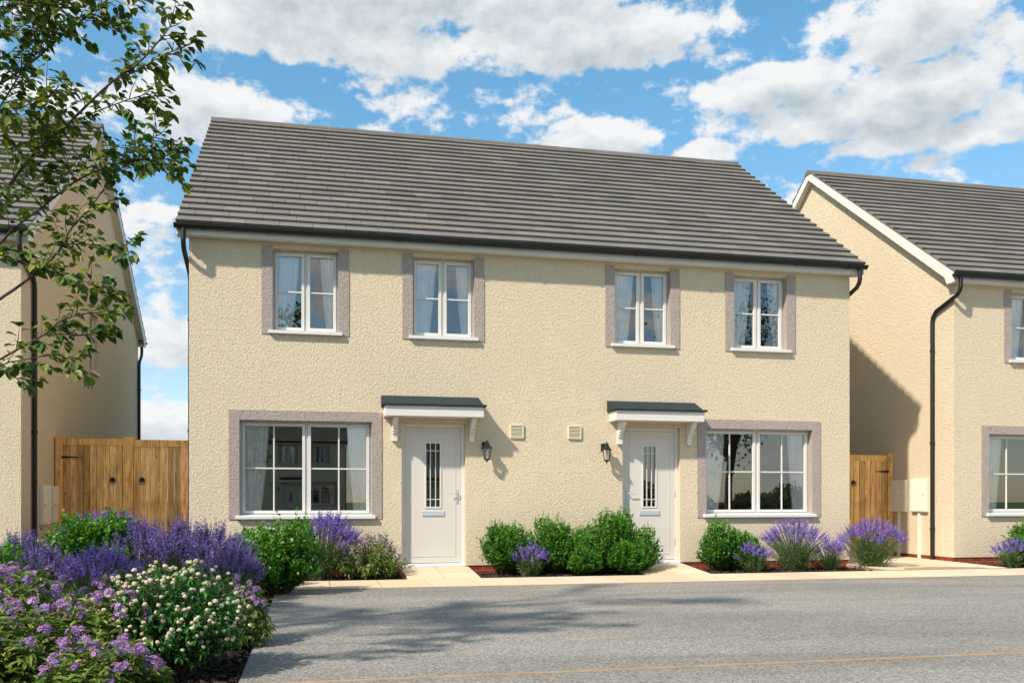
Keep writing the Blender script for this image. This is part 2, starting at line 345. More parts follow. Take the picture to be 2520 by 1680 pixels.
# mulch beds: one uneven sheet plus loose bark
def bed(name, rects, chips, zbase=-.105):
    m = MB(); 
    for (x0,x1,y0,y1) in rects:
        nx = max(2, int((x1-x0)/.07)); ny = max(2, int((y1-y0)/.07)); 
        nx = min(nx, 120); ny = min(ny, 160); vs = []
        for j in range(ny+1):
            for i in range(nx+1):
                x = x0+(x1-x0)*i/nx; y = y0+(y1-y0)*j/ny
                e = min(1, min(i, nx-i)/2, min(j, ny-j)/2)
                vs.append((x, y, zbase-.012+e*(.012+.012*math.sin(x*7+y*3)+random.uniform(-.012,.016))))
        m.add(vs, [(j*(nx+1)+i, j*(nx+1)+i+1, (j+1)*(nx+1)+i+1, (j+1)*(nx+1)+i) for j in range(ny) for i in range(nx)])
    tag(m.build(name+'_soil', M['soil'], fix=False), kind='structure')
    m = MB()
    for (x0,x1,y0,y1,n,s) in chips:
        for _ in range(n):
            x = random.uniform(x0,x1); y = random.uniform(y0,y1); a = s*random.uniform(.5,1.4); b = a*random.uniform(.25,.5); h = a*.12
            q = Matrix.Rotation(random.uniform(0,6.28),3,'Z') @ Matrix.Rotation(random.gauss(0,.35),3,'X') @ Matrix.Rotation(random.gauss(0,.3),3,'Y')
            p = Vector((x,y,zbase+random.uniform(.0,.025))); k = random.choice((.4,.7,1.0,1.5,2.4)); t = (k, k*random.uniform(.85,1), k*random.uniform(.75,1))
            vs = [p+q@Vector(v) for v in ((-a/2,-b/2,-h),(a/2,-b*.3,-h),(a*.4,b/2,-h),(-a*.45,b*.4,-h),(-a/2,-b/2,h),(a/2,-b*.3,h*.6),(a*.4,b/2,h),(-a*.45,b*.4,h*.7))]
            m.add(vs, [(0,3,2,1),(4,5,6,7),(0,1,5,4),(1,2,6,5),(2,3,7,6),(3,0,4,7)], t)
    tag(m.build(name, M['mulch'], fix=False), 'dark brown bark mulch spread over the planting beds', 'mulch', kind='stuff')
bed('bark_mulch', [(BEDX+.0,1.24,-1.115,.02),(2.24,4.62,-1.115,.02),(5.615,8.505,-1.115,.02),(10.59,20,-1.115,.12),(-9,BEDX-.045,-11.5,2.3),(BEDX-.045,-.30,-1.12,0.0)],
    [(BEDX,1.22,-1.08,-.02,500,.045),(2.27,4.6,-1.08,-.02,1000,.045),(5.63,8.48,-1.08,-.02,1400,.045),(10.65,12.2,-1.08,0,400,.045),
     (-1.9,BEDX-.06,-9.6,-4.5,3600,.05),(-1.9,BEDX-.06,-4.5,-1.2,700,.05)])

# ------------------------------------------------------------------ house
XL, XR, EY, RY, DEP = -1.698, 8.556, -.2, 4.4, 8.8
ZEAVE = 4.835; PIT = (8.13-ZEAVE)/(RY-EY)
mx_ = lambda x: 2*XC-x
zroof = lambda y: ZEAVE+PIT*((y-EY) if y <= RY else (2*RY-EY-y))
def wall_grid(mb, axis, a0, a1, z0, z1, holes, p, th, topf=None):
    """wall sheet in plane axis='y' (runs along x) or 'x' (runs along y), thickness th towards +/-, rectangular holes with reveals"""
    As = sorted({a0, a1, *[h[0] for h in holes], *[h[1] for h in holes]}); Zs = sorted({z0, z1, *[h[2] for h in holes], *[h[3] for h in holes]})
    P = lambda a, q, z: (a, q, z) if axis == 'y' else (q, a, z)
    inh = lambda a, z: any(h[0] < a < h[1] and h[2] < z < h[3] for h in holes)
    for i in range(len(As)-1):
        for j in range(len(Zs)-1):
            a, b, c, d = As[i], As[i+1], Zs[j], Zs[j+1]
            if inh((a+b)/2, (c+d)/2): continue
            for q in (p, p+th): mb.add([P(a,q,c),P(b,q,c),P(b,q,d),P(a,q,d)], [(0,1,2,3)])
    for (a,b,c,d) in holes:
        for (u,v) in (((a,c),(b,c)),((b,c),(b,d)),((b,d),(a,d)),((a,d),(a,c))):
            mb.add([P(u[0],p,u[1]),P(v[0],p,v[1]),P(v[0],p+th,v[1]),P(u[0],p+th,u[1])], [(0,1,2,3)])
UPW = [(-.573, .350), (1.415, 2.337)]; UPW += [(mx_(b), mx_(a)) for a, b in UPW[::-1]]
LOW = [(-1.026, .826)]; LOW += [(mx_(b), mx_(a)) for a, b in LOW]
DOORS = [(1.257, 2.203)]; DOORS += [(mx_(b), mx_(a)) for a, b in DOORS]
UZ = (3.405, 4.572); LZ = (.775, 2.130); DZ = (.03, 2.129)
YF = .112                                               # face of the window frames, set back in the reveal
def ring(mb, x0, x1, z0, z1, w, y0, y1, wb=None):
    wb = wb or w
    mb.box(x0, x0+w, y0, y1, z0, z1); mb.box(x1-w, x1, y0, y1, z0, z1); mb.box(x0+w, x1-w, y0, y1, z1-w, z1); mb.box(x0+w, x1-w, y0, y1, z0, z0+wb)
def drape(mb, xo, xt, xb, z0, z1, y, folds=5, belly=.35):
    """hanging cloth: outer edge xo, inner edge goes from xt (top) to xb (bottom)"""
    nu, nv = 44, 14; vs = []
    for j in range(nv+1):
        t = j/nv; z = z1+(z0-z1)*t; s = t**1.5 if t < 1 else 1; xi = xt+(xb-xt)*s
        for i in range(nu+1):
            f = i/nu; x = xo+(xi-xo)*f
            vs.append((x, y+.016*math.sin(f*folds*2*math.pi+.7*math.sin(t*2))*(1-.35*t)+.006*math.sin(f*23+t*3), z))
    mb.add(vs, [(j*(nu+1)+i, j*(nu+1)+i+1, (j+1)*(nu+1)+i+1, (j+1)*(nu+1)+i) for j in range(nv) for i in range(nu)])
def make_window(house, x0, x1, z0, z1, lower, flip=False):
    fr = MB(); s = .028; y0 = YF; xm = (x0+x1)/2
    ring(fr, x0, x1, z0, z1, s, y0+.012, y0+.07); fr.box(xm-.016, xm+.016, y0+.012, y0+.07, z0+s, z1-s)
    win = fr.build('window', M['white'], house, bevel=.004)
    sash = MB(); gl = MB()
    for (a, b) in ((x0+s+.002, xm-.018), (xm+.018, x1-s-.002)):
        c, d = z0+s+.002, z1-s-.002; w_ = .043; sm = MB()
        ring(sm, a, b, c, d, w_, y0-.004, y0+.05)
        zc = (c+d)/2; sm.box(a+w_, b-w_, y0+.012, y0+.032, zc-.0105, zc+.0105)
        if lower: xc = (a+b)/2; sm.box(xc-.0105, xc+.0105, y0+.014, y0+.034, c+w_, d-w_)
        sm.build('casement', M['white'], win, bevel=.003)
        gl.add([(a+w_-.004,y0+.03,c+w_-.004),(b-w_+.004,y0+.03,c+w_-.004),(b-w_+.004,y0+.03,d-w_+.004),(a+w_-.004,y0+.03,d-w_+.004)], [(0,1,2,3)])
    gl.build('glass', M['glass'], win, fix=False)
    sg = MB(); over = .055 if not lower else .048
    sg.prism([(y0+.01, z0+.018),(-.062, z0-.002),(-.062, z0-.046),(y0+.01, z0-.046)], 'x', x0-over, x1+over)
    sg.build('sill', M['sill'], win, bevel=.003)
    su = MB(); bw = .147 if not lower else .142; yb = .17; zt = z1+.032 if not lower else z1; zb = z0-.049
    for k_, (a, b, xa) in enumerate(((x0-bw, x0+.003, x0), (x1-.003, x1+bw, x1))):
        if k_ and not lower: su.build('surround', M['band'], win); su = MB()
        su.box(a, b, -.012, .0, zb, zt)                 # face of the band, proud of the render
        su.box(xa-.003, xa+.003, -.001, yb, z0, z1-.001)
    if lower: su.box(x0-bw, x1+bw, -.012, .0, z1+.0, z1+bw); su.box(x0+.003, x1-.003, .0, yb, z1-.003, z1+.003)
    su.build('surround', M['band'], win)
    # voile curtains
    wd = x1-x0; rr = (lambda: 0)
    if not lower:
        L_ = (x0+.05, x0+.40*wd, x0+.29*wd); R_ = (x1-.05, x1-.28*wd, x1-.18*wd)
    else:
        L_ = (x0+.05, x0+.215*wd, x0+.155*wd); R_ = (x1-.05, x1-.19*wd, x1-.135*wd)
    if flip: L_, R_ = tuple(x0+x1-k for k in R_), tuple(x0+x1-k for k in L_)
    for q in (L_, R_):
        cu = MB(); drape(cu, q[0], q[1], q[2], z0-.02, z1+.02, .176, 5 if not lower else 6); cu.build('curtain', M['curtain'], win, smooth=True, fix=False)
    return win
def make_door(house, x0, x1, hand):
    y0 = .085; z0, z1 = DZ; s = .055; d = MB(); A, B = x0+s+.004, x1-s-.004
    yo = y0+.012
    gx = ((A+B)/2-.108, (A+B)/2+.108); gz = (.895, 1.845)
    # leaf with a glazed opening, planted moulding lines
    wall_grid(d, 'y', A, B, z0+.04, z1-s-.004, [(gx[0],gx[1],gz[0],gz[1])], yo, .045)
    for (a,b,c,e) in ((A,A+.0001,0,0),): pass
    door = d.build('door', M['door'], house)
    f = MB(); f.box(x0, x0+s, y0, y0+.08, z0, z1); f.box(x1-s, x1, y0, y0+.08, z0, z1); f.box(x0+s, x1-s, y0, y0+.08, z1-s, z1)
    f.build('door_frame', M['white'], door, bevel=.004)
    th = MB(); th.prism([(y0+.08, z0+.035),(y0-.01, z0+.03),(.0, z0+.008),(.0, z0-.012),(y0+.08, z0-.012)], 'x', x0, x1); th.build('threshold', M['sill'], door)
    g = MB(); i = .075; X0, X1, Z0, Z1 = A+i, B-i, z0+.13, z1-s-i
    for (a,b,c,e) in ((X0,X0+.008,Z0,Z1),(X1-.008,X1,Z0,Z1),(X0+.008,X1-.008,Z0,Z0+.008),(X0+.008,X1-.008,Z1-.008,Z1)): g.box(a,b,yo-.005,yo+.004,c,e)
    g.build('moulding', M['door'], door)
    fr = MB(); ring(fr, gx[0]-.016, gx[1]+.016, gz[0]-.016, gz[1]+.016, .022, yo-.010, yo+.012)
    for x in (gx[0]+.069, gx[1]-.069): fr.box(x-.0055, x+.0055, yo+.0, yo+.014, gz[0], gz[1])
    for z in (gz[0]+.115, gz[1]-.115): fr.box(gx[0], gx[1], yo+.001, yo+.013, z-.0055, z+.0055)
    fr.build('glazing_bars', M['white'], door)
    gl = MB(); gl.add([(gx[0],yo+.02,gz[0]),(gx[1],yo+.02,gz[0]),(gx[1],yo+.02,gz[1]),(gx[0],yo+.02,gz[1])], [(0,1,2,3)]); gl.build('glass', M['glass'], door, fix=False)
    lp = MB(); c = (A+B)/2; lp.box(c-.165, c+.165, yo-.014, yo, .765, .835); o = lp.build('letter_plate', M['metal'], door, bevel=.004)
    h = MB(); hx = (B-.055) if hand > 0 else (A+.055); h.box(hx-.016, hx+.016, yo-.008, yo, .95, 1.16); h.tube([(hx,yo-.008,1.10),(hx,yo-.05,1.10),(hx-hand*.03,yo-.055,1.10),(hx-hand*.12,yo-.05,1.10)], .008); h.tube([(hx,yo-.004,1.0),(hx,yo-.014,1.0)], .009)
    h.build('door_handle', M['metal'], door)
    hx = (x0+s) if hand > 0 else (x1-s)
    for z in (.35, 1.1, 1.8): hg = MB(); hg.tube([(hx,y0-.004,z-.05),(hx,y0-.004,z+.05)], .007); hg.build('hinge', M['metal'], door)
    return door
def make_canopy(house, x0, x1):
    """timber door canopy: white fascia box, sloping dark cover, two scrolled brackets; x0..x1 = fascia"""
    f = MB(); f.box(x0, x1, -.33, -.002, 2.20, 2.350); can = f.build('canopy', M['white'], house, bevel=.006)
    cv = MB(); a, b = x0-.035, x1+.035
    cv.prism([(-.365,2.352),(-.365,2.378),(-.32,2.385),(-.0,2.525),(-.0,2.352)], 'x', a+.0, b-.055)
    cv.box(b-.0555, b, -.365, -.0, 2.352, 2.382); cv.build('canopy_cover', M['lead'], can, bevel=.004)
    prof = [(-.002,2.20),(-.27,2.20),(-.27,2.165),(-.235,2.15),(-.20,2.11),(-.155,2.075),(-.16,2.045),(-.115,2.035),(-.12,2.005),(-.085,1.995),(-.088,1.965),(-.062,1.955),(-.062,1.855),(-.002,1.855)]
    for c in (x0+.16, x1-.13):
        br = MB(); br.prism(prof, 'x', c-.038, c+.038); br.build('bracket', M['white'], can, bevel=.003)
    return can
def make_lantern(house, cx):
    cy = -.135; b = MB(); b.box(cx-.052, cx+.018, -.02, -.0, 1.755, 1.865); b.box(cx-.045, cx+.01, -.075, -.02, 1.79, 1.845)
    b.tube([(cx-.015,-.07,1.82),(cx,-.11,1.83),(cx,cy,1.815)], .011)
    b.lathe([(.001,1.895),(.006,1.88),(.010,1.868),(.022,1.858),(.034,1.83),(.050,1.795),(.082,1.772),(.084,1.762),(.06,1.757),(.001,1.757)], cx, cy, 6)
    for k in range(6):
        t = 2*math.pi*k/6; b.tube([(cx+.062*math.cos(t),cy+.062*math.sin(t),1.76),(cx+.040*math.cos(t),cy+.040*math.sin(t),1.605)], .0035, 4)
    b.lathe([(.001,1.612),(.046,1.610),(.052,1.602),(.040,1.594),(.014,1.580),(.010,1.568),(.004,1.55),(.001,1.545)], cx, cy, 6)
    la = b.build('wall_lantern', M['black'], house)
    g = MB(); g.lathe([(.058,1.758),(.037,1.608)], cx, cy, 6); g.build('lantern_glass', M['glass'], la, fix=False)
    return la
def make_vent(house, x0):
    z0, z1 = 1.93, 2.13; x1 = x0+.205; v = MB(); ring(v, x0, x1, z0, z1, .014, -.028, 0)
    for k in range(8):
        z = z0+.020+k*.0205; v.prism([(-.026,z),(-.008,z+.010),(-.008,z+.013),(-.026,z+.010)], 'x', x0+.014, x1-.014)
    o = v.build('vent', M['vent'], house); b = MB(); b.box(x0+.012, x1-.012, -.006, -.001, z0+.012, z1-.012); b.build('vent_shade_backing', M['dark_interior'], o)  # solid backing coloured dark to give the shade between the louvres
    return o
def make_roof(house):
    rf = MB(); n = 22; X0, X1 = -1.85, 8.708; W = (X1-X0)/23.0
    for side in (0, 1):
        L = math.hypot(RY-EY, PIT*(RY-EY)); g = (L-.03)/n; cy, sz = (RY-EY)/L, PIT*(RY-EY)/L
        def P(x, s, lift):
            y = EY+cy*s-sz*lift; z = ZEAVE-.036+sz*s+cy*lift
            return (x, y if side == 0 else 2*RY-y, z)
        for k in range(n):
            off = 0 if k % 2 == 0 else W*.5
            off = (0, .5, .28, .74, .12, .6)[k%6]*W
            xs = sorted({X0, X1, *[X0+off+i*W for i in range(-1, 25) if X0+.03 < X0+off+i*W < X1-.03]})
            for a, b in zip(xs[:-1], xs[1:]):
                kk = random.gauss(1., .075); h = random.gauss(0, .008); t = (kk*(1+h), kk, kk*(1-h)); gp = .0025; s0, s1 = k*g-random.uniform(0,.003), k*g+g+.03; lf = .046+random.uniform(-.0015,.002)
                vs = [P(a+gp,s0,lf),P(b-gp,s0,lf),P(b-gp,s1,.005),P(a+gp,s1,.005),P(a+gp,s0,.004),P(b-gp,s0,.004),P(b-gp,s1,.0),P(a+gp,s1,.0)]
                rf.add(vs, [(0,1,2,3),(0,4,5,1),(1,5,6,2),(3,7,4,0)], t)
    roof = rf.build('roof', M['tile'], house, fix=True)
    dk = MB(); zt = lambda y: zroof(y)-.045
    dk.prism([(EY+.02,zt(EY+.02)),(RY,zt(RY)),(2*RY-EY-.02,zt(EY+.02)),(2*RY-EY-.02,zt(EY+.02)-.04),(RY,zt(RY)-.04),(EY+.02,zt(EY+.02)-.04)], 'x', X0+.012, X1-.012)
    dk.build('roof_deck', M['black'], roof)
    rd = MB(); nn = 24; w = (X1+.01-X0+.01)/nn
    for i in range(nn):
        kk = random.gauss(.9, .03); a = X0-.01+i*w+.002; b = a+w-.004; pr = []
        for q in range(9):
            t = math.pi*(q/8.0); pr.append((RY-.125*math.cos(t), 8.03+.10*math.sin(t)))
        rd.prism(pr, 'x', a, b, (kk,kk*.98,kk*.95))
    rd.build('ridge', M['tile'], roof, bevel=.004)
    return roof
def make_house(label, loc, group='rendered semi-detached houses along the street', lanterns=True):
    H = thing('semi_detached_house', label, 'house', loc, group=group)
    hs = []
    e = .003
    for a, b in UPW: hs.append((a-e, b+e, UZ[0], UZ[1]))
    for a, b in LOW: hs.append((a-e, b+e, LZ[0], LZ[1]))
    for a, b in DOORS: hs.append((a, b, DZ[0]-.0, DZ[1]))
    wl = MB(); wall_grid(wl, 'y', XL, XR, .03, 4.70, hs, 0., .28)
    GW = (4.05, 4.68, 3.42, 4.50)
    for x, th, hh in ((XL, .28, []), (XR, -.28, [GW])):
        wall_grid(wl, 'x', 0.28, DEP, .03, 4.70, hh, x, th)
        for q in (x, x+th):
            wl.add([(q,0,4.70),(q,DEP,4.70),(q,DEP,zroof(DEP)-.12),(q,RY,zroof(RY)-.12),(q,0,zroof(0)-.12)], [(0,1,2,3,4)])
            wl.add([(q,0,.03),(q,.28,.03),(q,.28,4.70),(q,0,4.70)], [(0,1,2,3)]) if q == x else None
    wl.add([(XL,DEP,.03),(XR,DEP,.03),(XR,DEP,4.7),(XL,DEP,4.7)], [(0,1,2,3)])
    wl.add([(XL,0,.03),(XR,0,.03),(XR,.28,.03),(XL,.28,.03)], [(0,1,2,3)])
    wl.build('wall', M['render'], H, fix=False)
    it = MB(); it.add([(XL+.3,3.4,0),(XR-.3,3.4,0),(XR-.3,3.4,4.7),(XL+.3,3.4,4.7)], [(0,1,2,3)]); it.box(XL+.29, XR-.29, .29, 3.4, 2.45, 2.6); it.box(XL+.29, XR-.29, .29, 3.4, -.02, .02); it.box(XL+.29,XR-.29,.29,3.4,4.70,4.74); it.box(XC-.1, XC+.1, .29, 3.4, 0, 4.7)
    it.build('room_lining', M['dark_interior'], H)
    pl = MB(); wd = .012
    hole = [(a-.02, b+.02) for a, b in DOORS]; xs = [XL+wd]+[q for h in hole for q in h]+[XR-wd]
    for i in range(0, len(xs), 2): pl.box(xs[i], xs[i+1], wd, .3, -.22, .03)
    for a, b in hole: pl.box(a+.0, b-.0, .02, .3, -.22, .012)
    pl.box(XL+wd, XL+.3, .3, DEP-wd, -.22, .03); pl.box(XR-.3, XR-wd, .3, DEP-wd, -.22, .03)
    pl.build('plinth', M['brick'], H)
    for i, (a, b) in enumerate(UPW): make_window(H, a, b, *UZ, False, i in (2, 3) and False)
    for i, (a, b) in enumerate(LOW): make_window(H, a, b, *LZ, True)
    for i, (a, b) in enumerate(DOORS): make_door(H, a, b, 1 if i == 0 else -1)
    make_canopy(H, .992, 2.421); make_canopy(H, mx_(2.421), mx_(.992))
    make_lantern(H, 2.502); make_lantern(H, mx_(2.502)); make_vent(H, 2.877); make_vent(H, 3.779)
    make_roof(H)
    # gable window on the right hand gable
    gw = MB(); xg = XR-.07; a, b, c, d = GW
    gw.box(xg-.05, xg, a, a+.05, c, d); gw.box(xg-.05, xg, b-.05, b, c, d); gw.box(xg-.05, xg, a+.05, b-.05, c, c+.05); gw.box(xg-.05, xg, a+.05, b-.05, d-.05, d)
    g_ = gw.build('window', M['white'], H, bevel=.003)
    q = MB(); q.add([(xg-.03,a+.05,c+.05),(xg-.03,b-.05,c+.05),(xg-.03,b-.05,d-.05),(xg-.03,a+.05,d-.05)], [(0,1,2,3)]); q.build('glass', M['glass'], g_, fix=False)
    q = MB(); q.box(xg-.0, XR+.045, a-.03, b+.03, c-.045, c-.002); q.build('sill', M['sill'], g_)
    # eaves: fascia, soffit, gutters
    for s in (0, 1):
        Y = (lambda y: y) if s == 0 else (lambda y: 2*RY-y)
        def bx(mb, x0, x1, y0, y1, z0, z1): a_, b_ = sorted((Y(y0), Y(y1))); mb.box(x0, x1, a_, b_, z0, z1)
        f = MB(); bx(f, -1.84, 8.70, -.158, -.14, 4.652, 4.80); f.build('fascia', M['sill'], H)
        f = MB(); bx(f, -1.84, 8.70, -.14, -.001, 4.660, 4.672); f.build('soffit', M['soffit'], H)
        g = MB(); pr = []; r0, r1 = .060, .055; yc, zc = -.222, 4.775
        for k in range(9): t = math.pi+math.pi*k/8; pr.append((Y(yc+r0*math.cos(t)), zc+r0*math.sin(t)*1.0))
        for k in range(8, -1, -1): t = math.pi+math.pi*k/8; pr.append((Y(yc+r1*math.cos(t)), zc+r1*math.sin(t)))
        g.prism(pr, 'x', -1.862, 8.715)
        for k in range(12):
            x = -1.5+k*.90; pb = []
            for j in range(7): t = math.pi+math.pi*j/6; pb.append((Y(yc+.066*math.cos(t)), zc+.066*math.sin(t)))
            pb += [(Y(yc+.05), zc+.004), (Y(yc-.05), zc+.004)]
            g.prism(pb, 'x', x-.02, x+.02)
        for x in (-1.862, 8.711):
            pb = [(Y(yc+.062*math.cos(math.pi+math.pi*j/8)), zc+.062*math.sin(math.pi+math.pi*j/8)) for j in range(9)]; g.prism(pb, 'x', x-.003, x+.006)
        g.build('gutter', M['black'], H)
        for xg_, xo in ((XL-.042, -1.745), (XR+.042, 8.60)):
            yw = Y(.50 if s == 0 else .10); d = MB(); y0 = Y(-.222)
            pts = [(xo,y0,4.73),(xo,y0,4.56),(xo,y0+(yw-y0)*.03,4.50),(xo,y0+(yw-y0)*.12,4.44),((xo+xg_)/2,y0+(yw-y0)*.86,4.27),(xg_,y0+(yw-y0)*.97,4.19),(xg_,yw,4.10),(xg_,yw,3.0),(xg_,yw,1.5),(xg_,yw,-.10)]
            d.tube(pts, .034, 12)
            for z in (3.6, 2.0, .5): d.tube([(xg_,yw,z-.025),(xg_,yw,z+.025)], .041, 12)
            d.build('downpipe', M['black'], H, smooth=False)
    # bargeboards with boxed feet and verge soffits
    for xv, sg in ((-1.83, -1), (8.69, 1)):
        b = MB(); dp = .17
        for s in (0, 1):
            Y = (lambda y: y) if s == 0 else (lambda y: 2*RY-y); y0 = -.175
            zb = lambda y: zroof(y)-.045
            pts = [(Y(y0), zb(y0)), (RY, zb(RY)), (RY, zb(RY)-dp), (Y(.06), 4.80-.03), (Y(.0), 4.645), (Y(y0), 4.645)]
            b.prism(pts, 'x', xv-.011, xv+.011)
            # sloping verge soffit
            xw = XL if sg < 0 else XR; q = [(Y(.02), zb(.02)-dp+.03), (RY, zb(RY)-dp+.03), (RY, zb(RY)-dp+.018), (Y(.02), zb(.02)-dp+.018)]
            b.prism(q, 'x', min(xv+sg*-.011, xw), max(xv+sg*-.011, xw))
            a_, c_ = sorted((Y(-.139), Y(.03))); b.box(min(xv-sg*.011, xw), max(xv-sg*.011, xw), a_, c_, 4.648, 4.659)
        b.build('bargeboard', M['white'], H)
    return H
def meter_box(house, xw, sg, y0, y1, z0, z1, dp=.07):
    """box on a gable wall at x=xw, sticking out towards sg"""
    b = MB(); xf = xw+sg*dp; xm = xw+sg*(dp-.012)
    a, c = sorted((xw, xm)); b.box(a, c, y0, y1, z0, z1)
    o = b.build('meter_box', M['box'], house, bevel=.006)
    d = MB(); a, c = sorted((xm, xf)); d.box(a, c, y0+.012, y1-.012, z0+.012, z1-.012); d.build('meter_door', M['box'], o, bevel=.005)
    k = MB(); k.tube([(xf, y0+.06, (z0+z1)/2), (xf+sg*.008, y0+.06, (z0+z1)/2)], .009); k.build('lock', M['black'], o)
    p = MB(); ym = (y0+y1)/2+.02; p.box(min(xw, xw+sg*.035), max(xw, xw+sg*.035), ym-.025, ym+.025, -.05, z0); p.build('cable_conduit', M['box'], o)

main = make_house('cream rendered pair of houses in the middle with two white doors', (0,0,0))
right = copy_tree(main); right.location = (12.29, .10, .0); right['label'] = 'cream rendered house at the right edge with two meter boxes on its gable'
left = copy_tree(main); left.location = (-12.616, .76, 0); left['label'] = 'cream rendered house at the left edge half hidden by the tree'
meter_box(right, XL, -1, 1.33-.10, 1.76-.10, .79, 1.375); meter_box(right, XL, -1, .745-.10, 1.178-.10, .79, 1.375)
meter_box(left, XR, 1, .86, 1.30, .62, 1.225); meter_box(left, XR, 1, 1.42, 1.62+.1, .64, 1.22)
# houses across the road, mirrored in the panes
for i, (x, lb) in enumerate(((.3, 'cream rendered house across the road reflected in the left ground floor window'), (12.6, 'cream rendered house across the road further right, beside the street tree'))):
    h = copy_tree(main); h.location = (x, -46, 0); h.rotation_euler = (0, 0, math.pi); h['label'] = lb

# ------------------------------------------------------------------ timber gates
def board_panel(mb, x0, x1, z0, z1, y, n):
    w_ = (x1-x0)/n
    for i in range(n):
        k = random.uniform(.62, 1.25); t = (k, k*random.uniform(.95,1.04), k*random.uniform(.9,1.05)); a = x0+i*w_+.002; b = a+w_-.004
        mb.prism([(a,y+.008),(a+.005,y),(b-.005,y),(b,y+.008),(b,y+.02),(a,y+.02)], 'z', z0, z1, t)
def gate_leaf(T, x0, x1, z1, y, n, hinge_left, ring_x, z0=-.02):
    p = MB(); board_panel(p, x0, x1, z0, z1-.0, y, n); leaf = p.build('gate_leaf', M['wood'], T)
    r = MB(); r.box(x0, x1, y+.0205, y+.06, z1-.12, z1-.01, (.9,.9,.9)); r.box(x0, x1, y+.0205, y+.06, .2, .32, (.9,.9,.9)); r.box(x0+.0, x1, y-.012, y-.0005, z1-.105, z1+.004, (1.0,.95,.9)); r.build('rail', M['wood'], leaf)
    h = MB(); hz = z1-.30
    xa, xb = (x0-.03, x0+.26) if hinge_left else (x1+.03, x1-.26)
    for z in (hz, .3): h = MB(); h.prism([(xa, z-.022),(xb, z-.004),(xb, z+.004),(xa, z+.022)], 'y', y-.020, y-.0125); h.build('hinge', M['black'], leaf)
    k = MB(); cz = 1.33; c = ring_x
    k.tube([(c,y-.0005,cz),(c,y-.012,cz)], .042, 20); pts = [(c+.045*math.sin(t), y-.018, cz-.028-.0+.045*-math.cos(t)+.0) for t in [2*math.pi*i/20 for i in range(21)]]
    k.tube(pts, .005, 6, cap=False); k.build('ring_latch', M['black'], leaf)
G = thing('timber_gate', 'wide double timber gate closing the gap beside the left house', 'gate', (-2.9, 2.45, 0))
def local(T, o_): pass
gy = 0.
gate_leaf(G, -3.925+2.9, -3.035+2.9, 1.99, gy, 9, True, -3.187+2.9)
gate_leaf(G, -2.87+2.9, -1.72+2.9, 1.98, gy, 11, False, -2.737+2.9)
for x0, x1 in ((-4.045, -3.93), (-3.03, -2.875)):
    p = MB(); p.box(x0+2.9, x1+2.9, -.02, .09, -.1, 2.025, (1.08,1.0,.92)); p.build('gate_post', M['wood'], G, bevel=.006)
G2 = thing('timber_gate', 'single timber side gate between the middle house and the right gable', 'gate', (9.6, 1.75, 0))
gate_leaf(G2, 8.62-9.6, 10.46-9.6, 1.835, 0, 16, False, 9.755-9.6)
p = MB(); p.box(10.472-9.6, 10.582-9.6, -.02, .09, -.1, 1.875, (1.05,1.0,.92)); p.build('gate_post', M['wood'], G2, bevel=.006)
p = MB(); p.box(8.60-9.6, 8.615-9.6, 0, .09, -.1, 1.835, (1.05,1.0,.92)); p.build('gate_post', M['wood'], G2, bevel=.002)

exec_plants = True
# ------------------------------------------------------------------ plants
def rvec(s=1.): return Vector((random.gauss(0,s), random.gauss(0,s), random.gauss(0,s)))
def frame(d):
    d = d.normalized(); a = d.cross(Vector((0,0,1)))
    if a.length < .05: a = Vector((1,0,0))
    a.normalize(); return d, a, a.cross(d)
def leaf4(mb, p, d, n, l, w, c):
    """small leaf: folded four corner blade"""
    d = d.normalized(); s = d.cross(n)
    if s.length < 1e-3: return
    s.normalize(); mid = p+d*l*.5
    mb.add([p, mid+s*w*.5, p+d*l, mid-s*w*.5], [(0,1,2,3)], c)
def leaf6(mb, p, d, n, l, w, c0, c1, droop=.2, fold=.18):
    """larger leaf: two halves folded along a midrib, c0 at the rib and c1 at the margin"""
    d = d.normalized(); s = d.cross(n)
    if s.length < 1e-3: return
    s.normalize(); up = s.cross(d).normalized(); 
    q = lambda a, b, h: p+d*(l*a)+s*(w*b)+up*(h*w)-Vector((0,0,1))*(droop*l*a*a)
    vs = [q(0,0,0), q(.25,.40,fold), q(.62,.42,fold), q(1,0,0), q(.62,-.42,fold), q(.25,-.40,fold), q(.45,0,0)]
    mb.add(vs, [(0,1,2,6),(6,2,3),(6,3,4),(0,6,4,5)], [c0,c1,c1,c1,c1,c1,c0])
def cc(c, k=.2, h=.08):
    f = math.exp(random.gauss(0, k)); return (c[0]*f*math.exp(random.gauss(0,h)), c[1]*f, c[2]*f*math.exp(random.gauss(0,h)))
def bez(p0, p1, p2, n):
    return [p0*(1-t)**2+p1*2*t*(1-t)+p2*t*t for t in [i/n for i in range(n+1)]]

